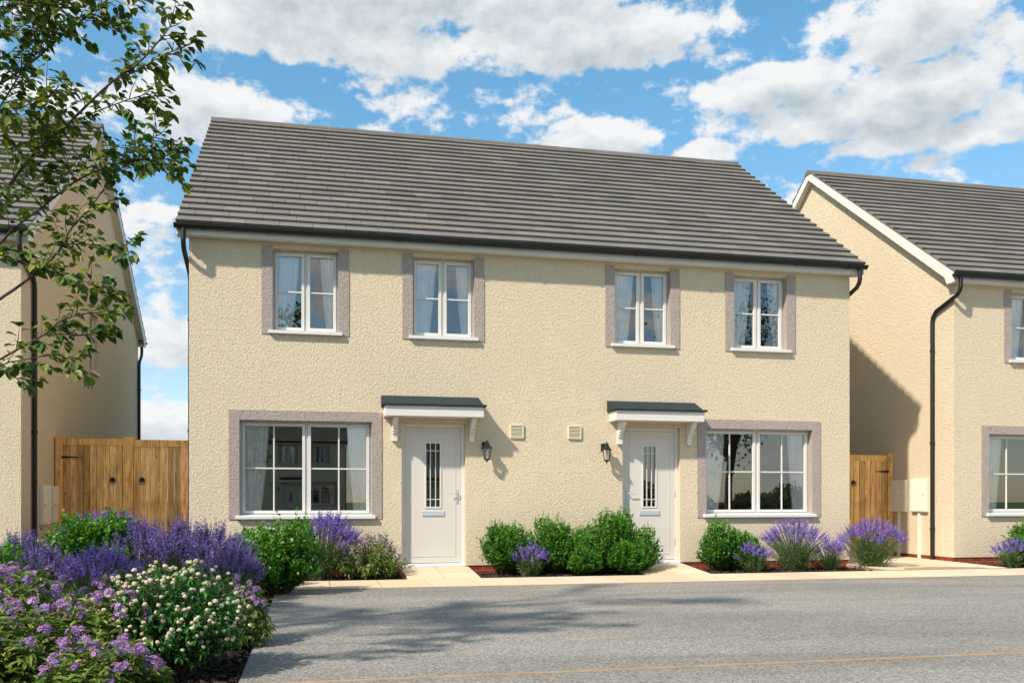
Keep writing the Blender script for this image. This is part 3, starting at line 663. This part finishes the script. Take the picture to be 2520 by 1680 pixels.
def finish(T, parts):
    for name, mb, mt in parts: mb.build(name, M[mt], T, fix=False)
    return T
def box_shrub(label, nsh=230, h=.8, w=.62, leafn=26):
    """dense evergreen made of several uneven upright clumps of leafy shoots"""
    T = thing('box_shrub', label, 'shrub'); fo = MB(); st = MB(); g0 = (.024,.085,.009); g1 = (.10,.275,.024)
    cl = []; nc = random.randint(5, 7)
    for k in range(nc):
        a = 2*math.pi*k/nc+random.uniform(-.4,.4); r = w*random.uniform(.12,.27)*(k > 0); cl.append((r*math.cos(a), r*math.sin(a), h*random.uniform(.62,1.0)*(1 if k else 1.04), w*random.uniform(.20,.31)))
    for i in range(nsh):
        cx, cy, ch, cr = cl[i % nc]; a = random.uniform(0, 2*math.pi); el = math.asin(random.uniform(-.25, .99)); rr = 1+random.uniform(-.22,.16)
        k = math.cos(el)**1.25 if el > 0 else 1
        tip = Vector((cx+math.cos(a)*k*cr*rr, cy+math.sin(a)*k*cr*rr, ch*.42+math.sin(el)*ch*(.60 if el > 0 else .38)*(1+random.uniform(-.10,.10))+.02))
        base = Vector((random.gauss(0,.03), random.gauss(0,.03), 0)); mid = Vector((cx*.9+(tip.x-cx)*.5, cy*.9+(tip.y-cy)*.5, tip.z*.45))
        pts = bez(base, mid, tip, 8); upk = Vector((0,0,1))
        if i % 3 == 0: st.tube(pts[:7], [.006-.0006*k for k in range(7)], 4, (.10,.07,.05), cap=False)
        ins = .45 if i % 2 else .25; tone = random.uniform(0,1)
        for k in range(leafn):
            t = ins+(1-ins)*(k/leafn)**.8; j = min(int(t*8), 7); f = t*8-j; p = pts[j].lerp(pts[j+1], f); ax = (pts[j+1]-pts[j]).normalized()
            ax = (ax+upk*.5).normalized() if t > .7 else ax
            dirv = (ax*random.uniform(.4,1.0)+rvec(.55)).normalized(); nn = (upk*.8+rvec(.5)).normalized()
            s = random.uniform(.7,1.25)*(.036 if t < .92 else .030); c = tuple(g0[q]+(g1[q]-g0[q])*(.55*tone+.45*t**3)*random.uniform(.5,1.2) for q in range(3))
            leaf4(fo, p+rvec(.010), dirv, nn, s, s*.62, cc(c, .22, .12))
    for i in range(46):
        cx, cy, ch, cr = random.choice(cl); a = random.uniform(0,6.28); r = cr*.7*math.sqrt(random.random()); p = Vector((cx+r*math.cos(a), cy+r*math.sin(a), ch*(.98-.5*(r/cr)**2)*random.uniform(.9,1.0))); ln = random.uniform(.06,.15)*h/.8
        for k in range(16):
            t = k/16; dv = Vector((random.gauss(0,.5), random.gauss(0,.5), .75)); leaf4(fo, p+Vector((0,0,ln*t))+rvec(.005), dv, rvec(), .028*(1.1-.4*t), .017, cc(g1, .2, .1))
    return finish(T, [('foliage', fo, 'leaf'), ('stems', st, 'stem')])
def spike(mb, p, d, l, r, n, c):
    d, a, b = frame(d)
    for k in range(n):
        t = k/n+random.uniform(-.02,.02); w_ = (k//5)/ (n/5); rad = r*(1-.75*t)*(.75+.35*math.sin(t*22)); th = random.uniform(0,6.28)
        o = a*math.cos(th)+b*math.sin(th); q = p+d*(l*t)+o*rad*.35
        leaf4(mb, q, (o*1.0+d*.7+rvec(.2)).normalized(), (o+rvec(.5)), rad*1.3+.004, rad*.8+.003, cc(c, .25, .12))
def lavender(label, n=110, h=.75, w=1.0, sl=.12, sr=.015, name='lavender', fl=34, lean=(0,0), cset=((.24,.155,.60),(.32,.21,.68),(.17,.11,.48))):
    T = thing(name, label, 'lavender'); fl_ = MB(); fo = MB(); 
    for i in range(n):
        a = random.uniform(0,6.28); rr = math.sqrt(random.random()); el = rr*random.uniform(.8,1.0)
        tip = Vector((math.cos(a)*el*w*.5+lean[0]*h, math.sin(a)*el*w*.5+lean[1]*h, h*(1-.42*el*el)*random.uniform(.82,1.02)))
        b = Vector((random.gauss(0,.05)*w, random.gauss(0,.05)*w, 0)); mid = Vector((tip.x*.45, tip.y*.45, tip.z*.55)); pts = bez(b, mid, tip, 6)
        fo.tube(pts, [.0022]*7, 3, cc((.10,.16,.06), .2), cap=False)
        d = (pts[-1]-pts[-2]).normalized(); L_ = sl*random.uniform(.6,1.25); spike(fl_, tip-d*L_*.55, (d+rvec(.06)).normalized(), L_, sr*random.uniform(.8,1.15), int(fl*L_/sl), random.choice(cset))
        for k in range(9):
            t = random.uniform(.05,.75); j = min(int(t*6),5); p = pts[j].lerp(pts[j+1], t*6-j); ax = pts[j+1]-pts[j]
            leaf4(fo, p, (ax.normalized()*1.2+rvec(.4)), rvec(), random.uniform(.04,.075), .006, cc((.15,.23,.085), .3, .15))
    for i in range(int(n*1.6)):                          # basal tuft of narrow grey green leaves
        a = random.uniform(0,6.28); el = random.uniform(.2,.9); d = Vector((math.cos(a)*el, math.sin(a)*el, random.uniform(.5,1.2))).normalized(); L_ = random.uniform(.25,.6)*h
        b = Vector((random.gauss(0,.06)*w, random.gauss(0,.06)*w, 0)); fo.tube([b, b+d*L_*.6, b+d*L_+Vector((0,0,.02))], [.0018]*3, 3, cc((.075,.13,.04), .2), cap=False)
        for k in range(8):
            t = random.uniform(.2,1); leaf4(fo, b+d*L_*t, d*1.0+rvec(.5), rvec(), random.uniform(.03,.06), .007, cc((.13,.21,.075), .3, .15))
    return finish(T, [('flowers', fl_, 'petal'), ('foliage', fo, 'leaf')])
def floret(mb, p, n, r, c, pink=(.55,.18,.42)):
    n = n.normalized(); a = n.cross(Vector((.3,.2,1))).normalized(); b = n.cross(a); ph = random.uniform(0,6.28); cen = p-n*r*.3
    for k in range(5):
        t = ph+2*math.pi*k/5; o = a*math.cos(t)+b*math.sin(t); s = a*-math.sin(t)+b*math.cos(t); q = cen+o*r+n*r*.35
        mb.add([cen, cen+o*r*.62+s*r*.36+n*r*.2, q, cen+o*r*.62-s*r*.36+n*r*.2], [(0,1,2,3)], [tuple(x*.6 for x in c), c, tuple(min(1,x*1.25) for x in c), c])
    for k in range(2): leaf4(mb, cen, n+rvec(.25), rvec(), r*1.3, r*.12, pink)
def lilac_shrub(label, nsh=90, h=.6, w=.8, ncl=34, leafl=.085):
    """low shrub: variegated yellow green leaves in whorls, open lilac flower clusters"""
    T = thing('flowering_shrub', label, 'shrub'); fo = MB(); st = MB(); fl = MB(); tips = []
    for i in range(nsh):
        a = random.uniform(0,6.28); el = math.asin(random.uniform(.0,.98)); rr = random.uniform(.78,1.06)
        tip = Vector((math.cos(a)*math.cos(el)*w*.5*rr, math.sin(a)*math.cos(el)*w*.5*rr, h*.22+math.sin(el)*h*.76*rr))
        pts = bez(Vector((random.gauss(0,.04),random.gauss(0,.04),0)), Vector((tip.x*.8,tip.y*.8,tip.z*.4)), tip, 6)
        if i % 2 == 0: st.tube(pts, [.005-.0004*k for k in range(7)], 5, (.10,.065,.04), cap=False)
        tips.append((tip, (pts[-1]-pts[-2]).normalized()))
        for k in range(17):
            t = 1-(k/17)**1.2*.55; j = min(int(t*6),5); p = pts[j].lerp(pts[j+1], t*6-j); ax = (pts[j+1]-pts[j]).normalized()
            th = k*2.4+random.uniform(-.4,.4); d_, aa, bb = frame(ax); o = aa*math.cos(th)+bb*math.sin(th); d = (o*1.0+ax*random.uniform(.1,.8)).normalized()
            L_ = leafl*random.uniform(.7,1.25); g = cc((.045,.10,.018), .25); y = cc(random.choice(((.20,.27,.035),(.36,.38,.08),(.10,.19,.03),(.14,.24,.03))), .2)
            leaf6(fo, p, d, (Vector((0,0,1))*.9+ax*.4+rvec(.3)), L_, L_*.36, g, y, random.uniform(.1,.45))
    tips.sort(key=lambda q: -(q[0].z+random.uniform(0,1.1)*h))
    for (p, d) in tips[:ncl]:
        c0 = p+d*.03; R_ = random.uniform(.026,.042)*(leafl/.085)
        for k in range(20):
            n = (rvec(1)+Vector((0,0,.6))+d*.4).normalized(); floret(fl, c0+n*R_*random.uniform(.7,1.1), n, .0135*(leafl/.085)*random.uniform(.8,1.3), cc(random.choice(((.33,.22,.50),(.42,.29,.58),(.25,.17,.44),(.50,.27,.52))), .15, .06))
    return finish(T, [('foliage', fo, 'leaf'), ('stems', st, 'stem'), ('flowers', fl, 'petal')])
def ball_shrub(label, nsh=400, h=.72, w=.92, nb=260, br=.0165, name='flowering_shrub', indiv=False):
    """loose shrub with small dark leaves and round cream flower heads on thin stalks"""
    T = thing(name, label, 'shrub'); fo = MB(); st = MB(); fl = MB(); tips = []
    for i in range(nsh):
        a = random.uniform(0,6.28); el = math.asin(random.uniform(-.15,.99)); rr = random.uniform(.72,1.03)
        tip = Vector((math.cos(a)*math.cos(el)*w*.5*rr, math.sin(a)*math.cos(el)*w*.5*rr, h*.36+math.sin(el)*h*.60*rr))
        pts = bez(Vector((random.gauss(0,.025),random.gauss(0,.025),0)), Vector((tip.x*.6,tip.y*.6,tip.z*.5+.05)), tip, 6)
        if i % 4 == 0: st.tube(pts, [.006-.0007*k for k in range(7)], 5, cc((.16,.08,.05), .15), cap=False)
        tips.append((tip, (pts[-1]-pts[-2]).normalized()))
        for k in range(20):
            t = 1-(k/20)**1.1*.6; j = min(int(t*6),5); p = pts[j].lerp(pts[j+1], t*6-j)+rvec(.012); ax = (pts[j+1]-pts[j]).normalized()
            g = cc(random.choice(((.035,.12,.02),(.06,.19,.03),(.025,.09,.03))), .25, .1); L_ = .034*random.uniform(.7,1.4)
            leaf6(fo, p, (ax*.6+rvec(.7)), (Vector((0,0,1))+rvec(.4)), L_, L_*.6, g, tuple(q*1.25 for q in g), .3)
    random.shuffle(tips)
    ico = bmesh.new(); bmesh.ops.create_icosphere(ico, subdivisions=2, radius=1); iv = [v.co.copy() for v in ico.verts]; fi = [tuple(v.index for v in f.verts) for f in ico.faces]; ico.free()
    if indiv:                                            # the heads that face the camera are parts of their own
        random.shuffle(tips); tips = [q for q in tips if q[0].y < .22 or random.random() < .5]; nb = min(nb, len(tips)); tips[:nb] = sorted(tips[:nb], key=lambda q: q[0].y-.4*q[0].z)
    for hi, (p, d) in enumerate(tips[:nb]):
        up = Vector((0,0,1)); q = p+(d+up).normalized()*random.uniform(.015,.045); r = br*random.uniform(.8,1.15); c = cc((.66,.60,.44), .08, .03)
        st.tube([p, q], [.0016,.0014], 3, (.10,.16,.05), cap=False)
        vs = [q+Vector((v.x, v.y, v.z*.86))*r*random.uniform(.80,1.14) for v in iv]
        one = MB() if indiv and hi < 100 else fl
        one.add(vs, fi, [tuple(x*random.uniform(.72,1.1) for x in c) for _ in vs])
        if one is not fl: one.build('flower_head', M['petal'], T, fix=False)
    if fl.v and indiv: tag(fl.build('flower_heads', M['petal'], T, fix=False), kind='stuff')
    return finish(T, [('foliage', fo, 'leaf'), ('stems', st, 'stem')]+([('flowers', fl, 'petal')] if fl.v and not indiv else []))

k_ = {}
def place(proto, label, x, y, s, rz, sz=None, used=set(), group=None, z=-.10):
    """first use moves the prototype itself, later uses copy it with its parts"""
    o = proto if id(proto) not in used and not used.add(id(proto)) else copy_tree(proto)
    o.location = (x, y, z); o.rotation_euler = (0, 0, rz); o.scale = (s*k_.get(id(proto),1), s*k_.get(id(proto),1), (sz or s)*(1.08 if k_.get(id(proto)) else 1)); o['label'] = label
    if group: o['group'] = group
    return o
boxA = box_shrub('box', 430, .8, .64, 36); boxB = box_shrub('box', 450, .74, .70, 36); boxC = box_shrub('box', 410, .84, .60, 36)
k_.update({id(boxA):1.26, id(boxB):1.24, id(boxC):1.26})
gb = 'green box shrubs in the planting beds'
for (P, x, y, s, sz, rz, lb) in [
  (boxA, 2.78,-.34,1.06,.90,0,'green box shrub right of the left door, under the left vent'),
  (boxB, 3.52,-.30,1.10,1.06,1,'tall green box shrub under the right vent, left end of the big clump'),
  (boxC, 3.92,-.36,1.16,.94,2,'green box shrub second from the left in the big clump beside the right door'),
  (boxA, 4.36,-.40,1.0,1.12,3,'tallest green box shrub left of the right door'),
  (boxB, 4.70,-.50,.92,.88,4,'green box shrub overlapping the foot of the right door'),
  (boxC, 3.78,-.86,.82,.60,5,'low rounded box shrub at the paving edge, in front of the big clump'),
  (boxA, 4.50,-.80,.92,.60,.6,'low box shrub at the paving edge in front of the right door shrub'),
  (boxB, 6.06,-.34,.82,1.0,2.2,'green box shrub right of the right door, under the window corner'),
  (boxC, 6.44,-.42,1.10,.86,4.1,'green box shrub behind the small lavender under the right ground floor window'),
  (boxA, 11.5,-.65,1.15,.84,5.2,'green box shrub at the right edge of the picture'),
  (boxB, -.38,-2.56,1.26,1.12,3.7,'dark box shrub at the corner of the paving and the road'),
  (boxC, -.78,-1.30,1.2,1.02,1.7,'box shrub behind the corner shrub under the left ground floor window'),
  (boxA, -2.40,-2.40,1.42,1.12,2.9,'large green box shrub in front of the double gate'),
  (boxB, -3.0,-3.9,.95,.85,4.4,'box shrub at the left edge below the left lavender'),
  (boxC, -2.05,-3.1,1.0,.80,.2,'box shrub in front of the large one by the double gate')]:
    place(P, lb, x, y, s, rz, s*sz if False else sz, group=gb)
lavA = lavender('l', 210, .80, 1.08, .135, .0165, fl=46); lavB = lavender('l', 80, .48, .62, .12, .017, fl=44)
gl_ = 'purple lavender plants in the planting beds'
for (P, x, y, s, sz, rz, lb) in [
  (lavB, 3.02,-.66,1.0,1.0,0,'small lavender between the two green box clumps at the paving edge'),
  (lavB, 6.52,-.66,1.0,.95,2,'small lavender left of the large lavender under the right window'),
  (lavA, 7.28,-.50,1.06,1.0,0,'large lavender under the right ground floor window'),
  (lavB, 7.92,-.46,1.0,1.02,4,'small lavender between the two large ones at the house corner'),
  (lavA, 8.66,-.45,1.08,1.0,2.5,'large lavender in front of the single side gate'),
  (lavB, 11.06,-.66,1.1,1.0,5,'small lavender in the bed of the right hand house')]:
    place(P, lb, x, y, s, rz, sz, group=gl_)
salA = lavender('s', 170, .84, .84, .19, .021, fl=64, cset=((.165,.115,.37),(.235,.165,.45),(.12,.085,.30)))
salB = lavender('s', 240, .92, 1.0, .17, .020, fl=64, lean=(.10,0), cset=((.19,.12,.48),(.26,.17,.56),(.14,.09,.38)))
for (P, x, y, s, sz, rz, lb) in [
  (salB, .10,-.56,1.0,1.0,0,'tall lavender under the left ground floor window beside the corner shrub'),
  (salA, -1.88,-2.62,1.0,1.0,1,'deep purple lavender right of the large box shrub by the double gate'),
  (salA, -1.42,-2.95,1.05,1.02,3,'deep purple lavender in the middle of the purple drift, below the gate edge'),
  (salA, -1.02,-3.40,1.05,.98,5,'deep purple lavender at the right end of the purple drift'),
  (salA, -.80,-3.95,.85,.74,.3,'low deep purple lavender spilling behind the white flowered shrub'),
  (salB, -2.75,.15,1.5,1.02,2,'lavender just in front of the double gate, behind the box shrub'),
  (salA, -3.10,-2.65,1.0,.86,2.2,'deep purple lavender at the left edge below the left house'),
  (salA, -2.62,-3.45,.9,.74,4.0,'deep purple lavender left of the large box shrub'),
  (salB, -1.95,-4.4,.8,.72,.9,'low lavender between the lilac flowered shrubs and the box shrub')]:
    place(P, lb, x, y, s, rz, sz, group=gl_)
liA = lilac_shrub('x', 150, .60, .92, 44, .09); liB = lilac_shrub('x', 130, .54, .82, 38, .09); liS = lilac_shrub('x', 150, .60, .98, 56, .060)
gr = 'lilac flowered shrubs with yellow green leaves'
for (P, x, y, s, sz, rz, lb) in [
  (liS, .76,-.58,1.0,1.0,0,'lilac flowered shrub left of the left door'),
  (liA, -1.62,-8.05,.95,.92,0,'lilac flowered shrub at the bottom left corner of the picture'),
  (liB, -1.22,-7.55,.92,1.0,1,'lilac flowered shrub directly left of the white flowered shrub'),
  (liA, -1.95,-6.9,1.0,1.06,2,'lilac flowered shrub at the left edge above the corner one'),
  (liB, -1.35,-6.1,1.0,1.02,3,'lilac flowered shrub behind the left side of the white flowered shrub'),
  (liA, -.64,-6.28,.76,.84,4,'lilac flowered shrub behind the white flowered shrub beside the road'),
  (liB, -1.0,-8.55,.80,.74,5,'low lilac flowered shrub in the bottom foreground'),
  (liA, -2.25,-5.6,1.0,.95,5.5,'lilac flowered shrub behind the others at the left edge')]:
    place(P, lb, x, y, s, rz, sz, group=gr)
bs0 = ball_shrub('white', 560, w=.98, nb=330, br=.0145, indiv=True); bs = ball_shrub('white', 260, nb=170); place(bs0, 'white flowered shrub with round cream heads at the front beside the road', -.86, -7.38, .98, .5, 1.0)
bs2 = place(bs, 'white flowered shrub in front of the left house beside the double gate', -3.62, .05, .95, 2, .86)
bs3 = place(bs, 'small white flowered shrub behind the corner shrub under the left window', -.62, -1.75, .62, 4, 1.02)
ro = ball_shrub('rose', 60, .78, .6, 0, name='climbing_shrub'); place(ro, 'loose green shrub showing behind the lilac flowers left of the left door', .88, -.26, .9, 1, 1.0)

# ------------------------------------------------------------------ the tree on the left, branches hanging into the view
def at(u, v, d):
    r = (u-1260)/FPX; q = (1233-v)/FPX
    return CAM+Vector((math.sin(YAW)+r*math.cos(YAW), math.cos(YAW)-r*math.sin(YAW), q))*d
def proj(p):
    d = p-CAM; f = d.x*math.sin(YAW)+d.y*math.cos(YAW); r = d.x*math.cos(YAW)-d.y*math.sin(YAW)
    return (1260+FPX*r/f, 1233-FPX*d.z/f) if f > .3 else (-9999, -9999)
def big_leaf(mb, p, d, s=1.):
    c = random.choice(((.09,.135,.016),(.13,.18,.020),(.065,.12,.018),(.05,.12,.03),(.20,.24,.03),(.065,.105,.014)))
    L_ = random.uniform(.042,.066)*s; c = cc(c, .18, .08)
    leaf6(mb, p, d, (Vector((random.gauss(0,.55), random.gauss(0,.55)-.35, 1))), L_, L_*random.uniform(.78,1.0), tuple(q*.75 for q in c), c, random.uniform(.1,.5), .14)
def twig(br, lf, p, d, L_, r, s=1., dens=1.):
    pts = [p]; dd = d.normalized(); n = 6
    for i in range(n): dd = (dd+rvec(.16)+Vector((0,0,.02))).normalized(); pts.append(pts[-1]+dd*L_/n)
    br.tube(pts, [r*(1-.75*i/n) for i in range(n+1)], 4, cap=False)
    nl = max(3, int(L_/.026*dens))
    for k in range(nl):
        t = .15+.85*k/nl; j = min(int(t*n), n-1); q = pts[j].lerp(pts[j+1], t*n-j); ax = (pts[j+1]-pts[j]).normalized()
        _, a, b = frame(ax); th = (k%2)*math.pi+random.uniform(-.7,.7); o = a*math.cos(th)+b*math.sin(th)*.6
        dv = (o+ax*.6+Vector((0,0,-.25))+rvec(.2)).normalized(); st_ = q+dv*.014
        big_leaf(lf, st_, dv, s)
    for k in range(3): big_leaf(lf, pts[-1], (dd+rvec(.5)+Vector((0,0,-.2))), s)
def limb(br, lf, pts, r0, r1, nt, tl, start=.25, s=1., dens=1., filt=None):
    # smooth the polyline
    P_ = pts
    for _ in range(2):
        q = [P_[0]]
        for a, b in zip(P_[:-1], P_[1:]): q += [a.lerp(b,.25), a.lerp(b,.75)]
        P_ = q+[P_[-1]]
    n = len(P_); br.tube(P_, [r0+(r1-r0)*i/(n-1) for i in range(n)], 7, cap=False)
    for k in range(nt):
        t = start+(1-start)*(k+random.random())/nt; x = t*(n-1); j = min(int(x), n-2); p = P_[j].lerp(P_[j+1], x-j); ax = (P_[j+1]-P_[j]).normalized()
        _, a, b = frame(ax); th = random.uniform(0, 6.28); d = ax*.75+(a*math.cos(th)+b*math.sin(th))*random.uniform(.5,1.0)+Vector((0,0,.05))
        L_ = tl*random.uniform(.5,1.15)
        if filt and not filt(p+d.normalized()*L_): continue
        twig(br, lf, p, d, L_, .0035, s, dens)
    twig(br, lf, P_[-1], (P_[-1]-P_[-3]), tl*.8, .0035, s, dens)
def make_tree():
    T = thing('tree', 'broadleaf tree at the left edge with branches hanging into the view', 'tree', (0,0,0))
    br = MB(); lf = MB(); base = Vector((-2.95,-7.1,-.12)); f1 = Vector((-2.9,-7.05,1.25)); f2 = Vector((-2.75,-6.95,2.4)); f3 = Vector((-2.5,-6.8,4.0)); f4 = Vector((-2.3,-6.7,5.8))
    br.tube([base, base+Vector((.01,.01,.3)), f1, f2, f3, f4], [.12,.095,.085,.07,.05,.02], 12)
    V = {  # column, row, distance
     'A': ([(0,490,5.3),(84,370,5.3),(158,316,5.2),(272,201,5.1),(339,161,5.1),(402,89,5.0),(422,60,5.0)], 15, .17, .022, f1.lerp(f2,.5)),
     'A2':([(272,201,5.1),(345,172,5.1),(400,135,5.05),(450,118,5.0)], 7, .13, .008, None),
     'B': ([(-100,260,5.8),(50,180,5.7),(170,71,5.6),(215,40,5.6),(263,0,5.5),(330,-40,5.5)], 16, .20, .02, f2),
     'C': ([(0,602,5.6),(28,566,5.5),(110,505,5.4),(190,440,5.3),(280,405,5.2),(350,390,5.2),(400,400,5.2)], 20, .19, .018, f1.lerp(f2,.3)),
     'D': ([(0,735,5.1),(46,705,5.1),(110,655,5.1),(160,600,5.1),(170,565,5.1),(224,510,5.2),(262,455,5.2),(300,400,5.2)], 15, .16, .018, f1.lerp(f2,.1)),
     'D2':([(160,600,5.1),(188,601,5.1),(253,602,5.1),(300,612,5.05)], 7, .13, .007, None),
     'E': ([(0,884,4.9),(46,858,4.9),(85,836,4.9),(119,818,4.9),(142,790,4.9),(207,770,4.9),(262,768,4.9)], 11, .15, .014, f1.lerp(base,.1)),
     'E2':([(119,818,4.9),(181,825,4.9),(235,820,4.9)], 6, .12, .006, None),
     'F': ([(0,894,4.8),(60,885,4.8),(138,868,4.8),(184,880,4.8)], 8, .13, .009, f1.lerp(base,.15)),
     'F2':([(0,890,4.9),(25,912,4.9),(45,935,4.9)], 4, .10, .005, None),
     'G': ([(-60,400,5.9),(40,360,5.8),(120,330,5.7),(200,290,5.6),(300,250,5.5),(360,232,5.5)], 20, .19, .014, f2.lerp(f3,.2)),
     'H': ([(0,520,5.6),(120,440,5.5),(230,410,5.5),(330,370,5.4),(385,335,5.4)], 18, .18, .012, f1.lerp(f2,.6)),
     'I': ([(-60,110,6.0),(20,90,6.0),(90,40,6.0),(120,-60,6.0)], 18, .24, .014, f2.lerp(f3,.5)),
     'J': ([(-40,330,5.5),(20,230,5.5),(70,150,5.5),(100,80,5.5),(105,10,5.5)], 24, .24, .012, f2.lerp(f3,.1)),
     'K': ([(-80,560,5.2),(10,470,5.2),(60,400,5.2),(110,350,5.2)], 16, .20, .011, f1.lerp(f2,.8)),
     'L': ([(110,655,5.1),(150,680,5.0),(210,690,5.0),(250,715,5.0)], 9, .14, .007, None),
     'N': ([(-40,640,5.0),(30,640,5.0),(90,650,5.0)], 7, .14, .006, None),
     'O': ([(215,40,5.6),(255,60,5.5),(280,75,5.5)], 4, .12, .006, None),
     'P': ([(-60,60,5.3),(0,20,5.3),(60,10,5.3),(150,20,5.3)], 16, .24, .010, f2.lerp(f3,.6)),
     'Q': ([(-60,300,5.0),(0,270,5.0),(70,260,5.0),(120,240,5.0)], 12, .20, .010, f2),
    }
    for k, (pl, nt, tl, r0, root) in V.items():
        pts = [at(*q) for q in pl]
        if root is not None: pts = [root, root.lerp(pts[0], .55)+Vector((0,0,.06))]+pts
        limb(br, lf, pts, r0*.6, .0022, int(nt*1.45), tl, .12 if root is None else .36)
    # the rest of the crown, above and left of the frame
    ok = lambda p: (lambda q: q[1] < -70 or q[0] < -70 or q[0] < -9000)(proj(p))
    for i in range(5):
        a = random.uniform(0, 6.28); e = random.uniform(-.1, 1.4); c = Vector((-2.7,-7.0,5.2)); end = c+Vector((math.cos(a)*math.cos(e)*2.2, math.sin(a)*math.cos(e)*2.2, math.sin(e)*1.6))
        if not ok(end): continue
        root = f3.lerp(f4, random.random()) if i % 3 else f2.lerp(f3, random.random()); mid = root.lerp(end,.5)+Vector((0,0,.25))
        limb(br, lf, [root, mid, end], .018, .004, 16, .42, .3, 1.4, .7, ok)
    for i in range(22):                                  # left half of the crown
        a = random.uniform(0, 6.28); e = random.uniform(-.7, 1.2); end = Vector((-4.0,-7.2,4.0))+Vector((math.cos(a)*math.cos(e)*1.4, math.sin(a)*math.cos(e)*1.8, math.sin(e)*1.7))
        if not ok(end): continue
        root = f1.lerp(f2, random.random()) if end.z < 3.6 else f2.lerp(f3, random.random()); mid = root.lerp(end,.5)+Vector((0,0,.25))
        limb(br, lf, [root, mid, end], .016, .004, 18, .34, .25, 1.1, .9, ok)
    br.build('trunk', M['bark'], T, fix=False, smooth=True); lf.build('crown', M['leaf'], T, fix=False)
    return T
make_tree()
# street tree and hedge on the far side of the road, mirrored in the panes
def street_tree(x, y, lb):
    T = thing('tree', lb, 'tree', (x, y, -.1)); br = MB(); lf = MB(); top = Vector((.1,.1,3.0))
    br.tube([(0,0,0),(0,0,.4),(.02,.03,1.8),top], [.20,.15,.13,.12], 12)
    for i in range(9):
        a = i*.7*2+random.uniform(-.3,.3); e = random.uniform(.55,1.35); L_ = random.uniform(3.2,5.6); d = Vector((math.cos(a)*math.cos(e), math.sin(a)*math.cos(e), math.sin(e))); end = top+d*L_+Vector((0,0,.8))
        pts = bez(top-Vector((0,0,random.uniform(0,.9))), top+d*L_*.5, end, 8); br.tube(pts, [.07-.007*k for k in range(9)], 7, cap=False)
        for k in range(620):
            p = pts[random.randint(3,8)]+rvec(.55); c = cc((.05,.09,.015), .3); d2 = rvec(); leaf4(lf, p, d2, rvec(), .16, .11, c)
    br.build('trunk', M['bark'], T, fix=False, smooth=True); lf.build('crown', M['leaf'], T, fix=False); return T
street_tree(15.2, -18, 'street tree across the road reflected in the right hand windows')
hb = MB()
for k in range(9000):
    x = random.uniform(17, 42); y = random.uniform(-48,-46.6); z = random.uniform(0, 1.5+.5*math.sin(x*.6)+.3*math.sin(x*1.7)); leaf4(hb, Vector((x,y,z)), rvec(), rvec(), .3, .2, cc((.05,.09,.02), .3))
tag(hb.build('hedge', M['leaf'], fix=False), 'long green hedge across the road', 'hedge')
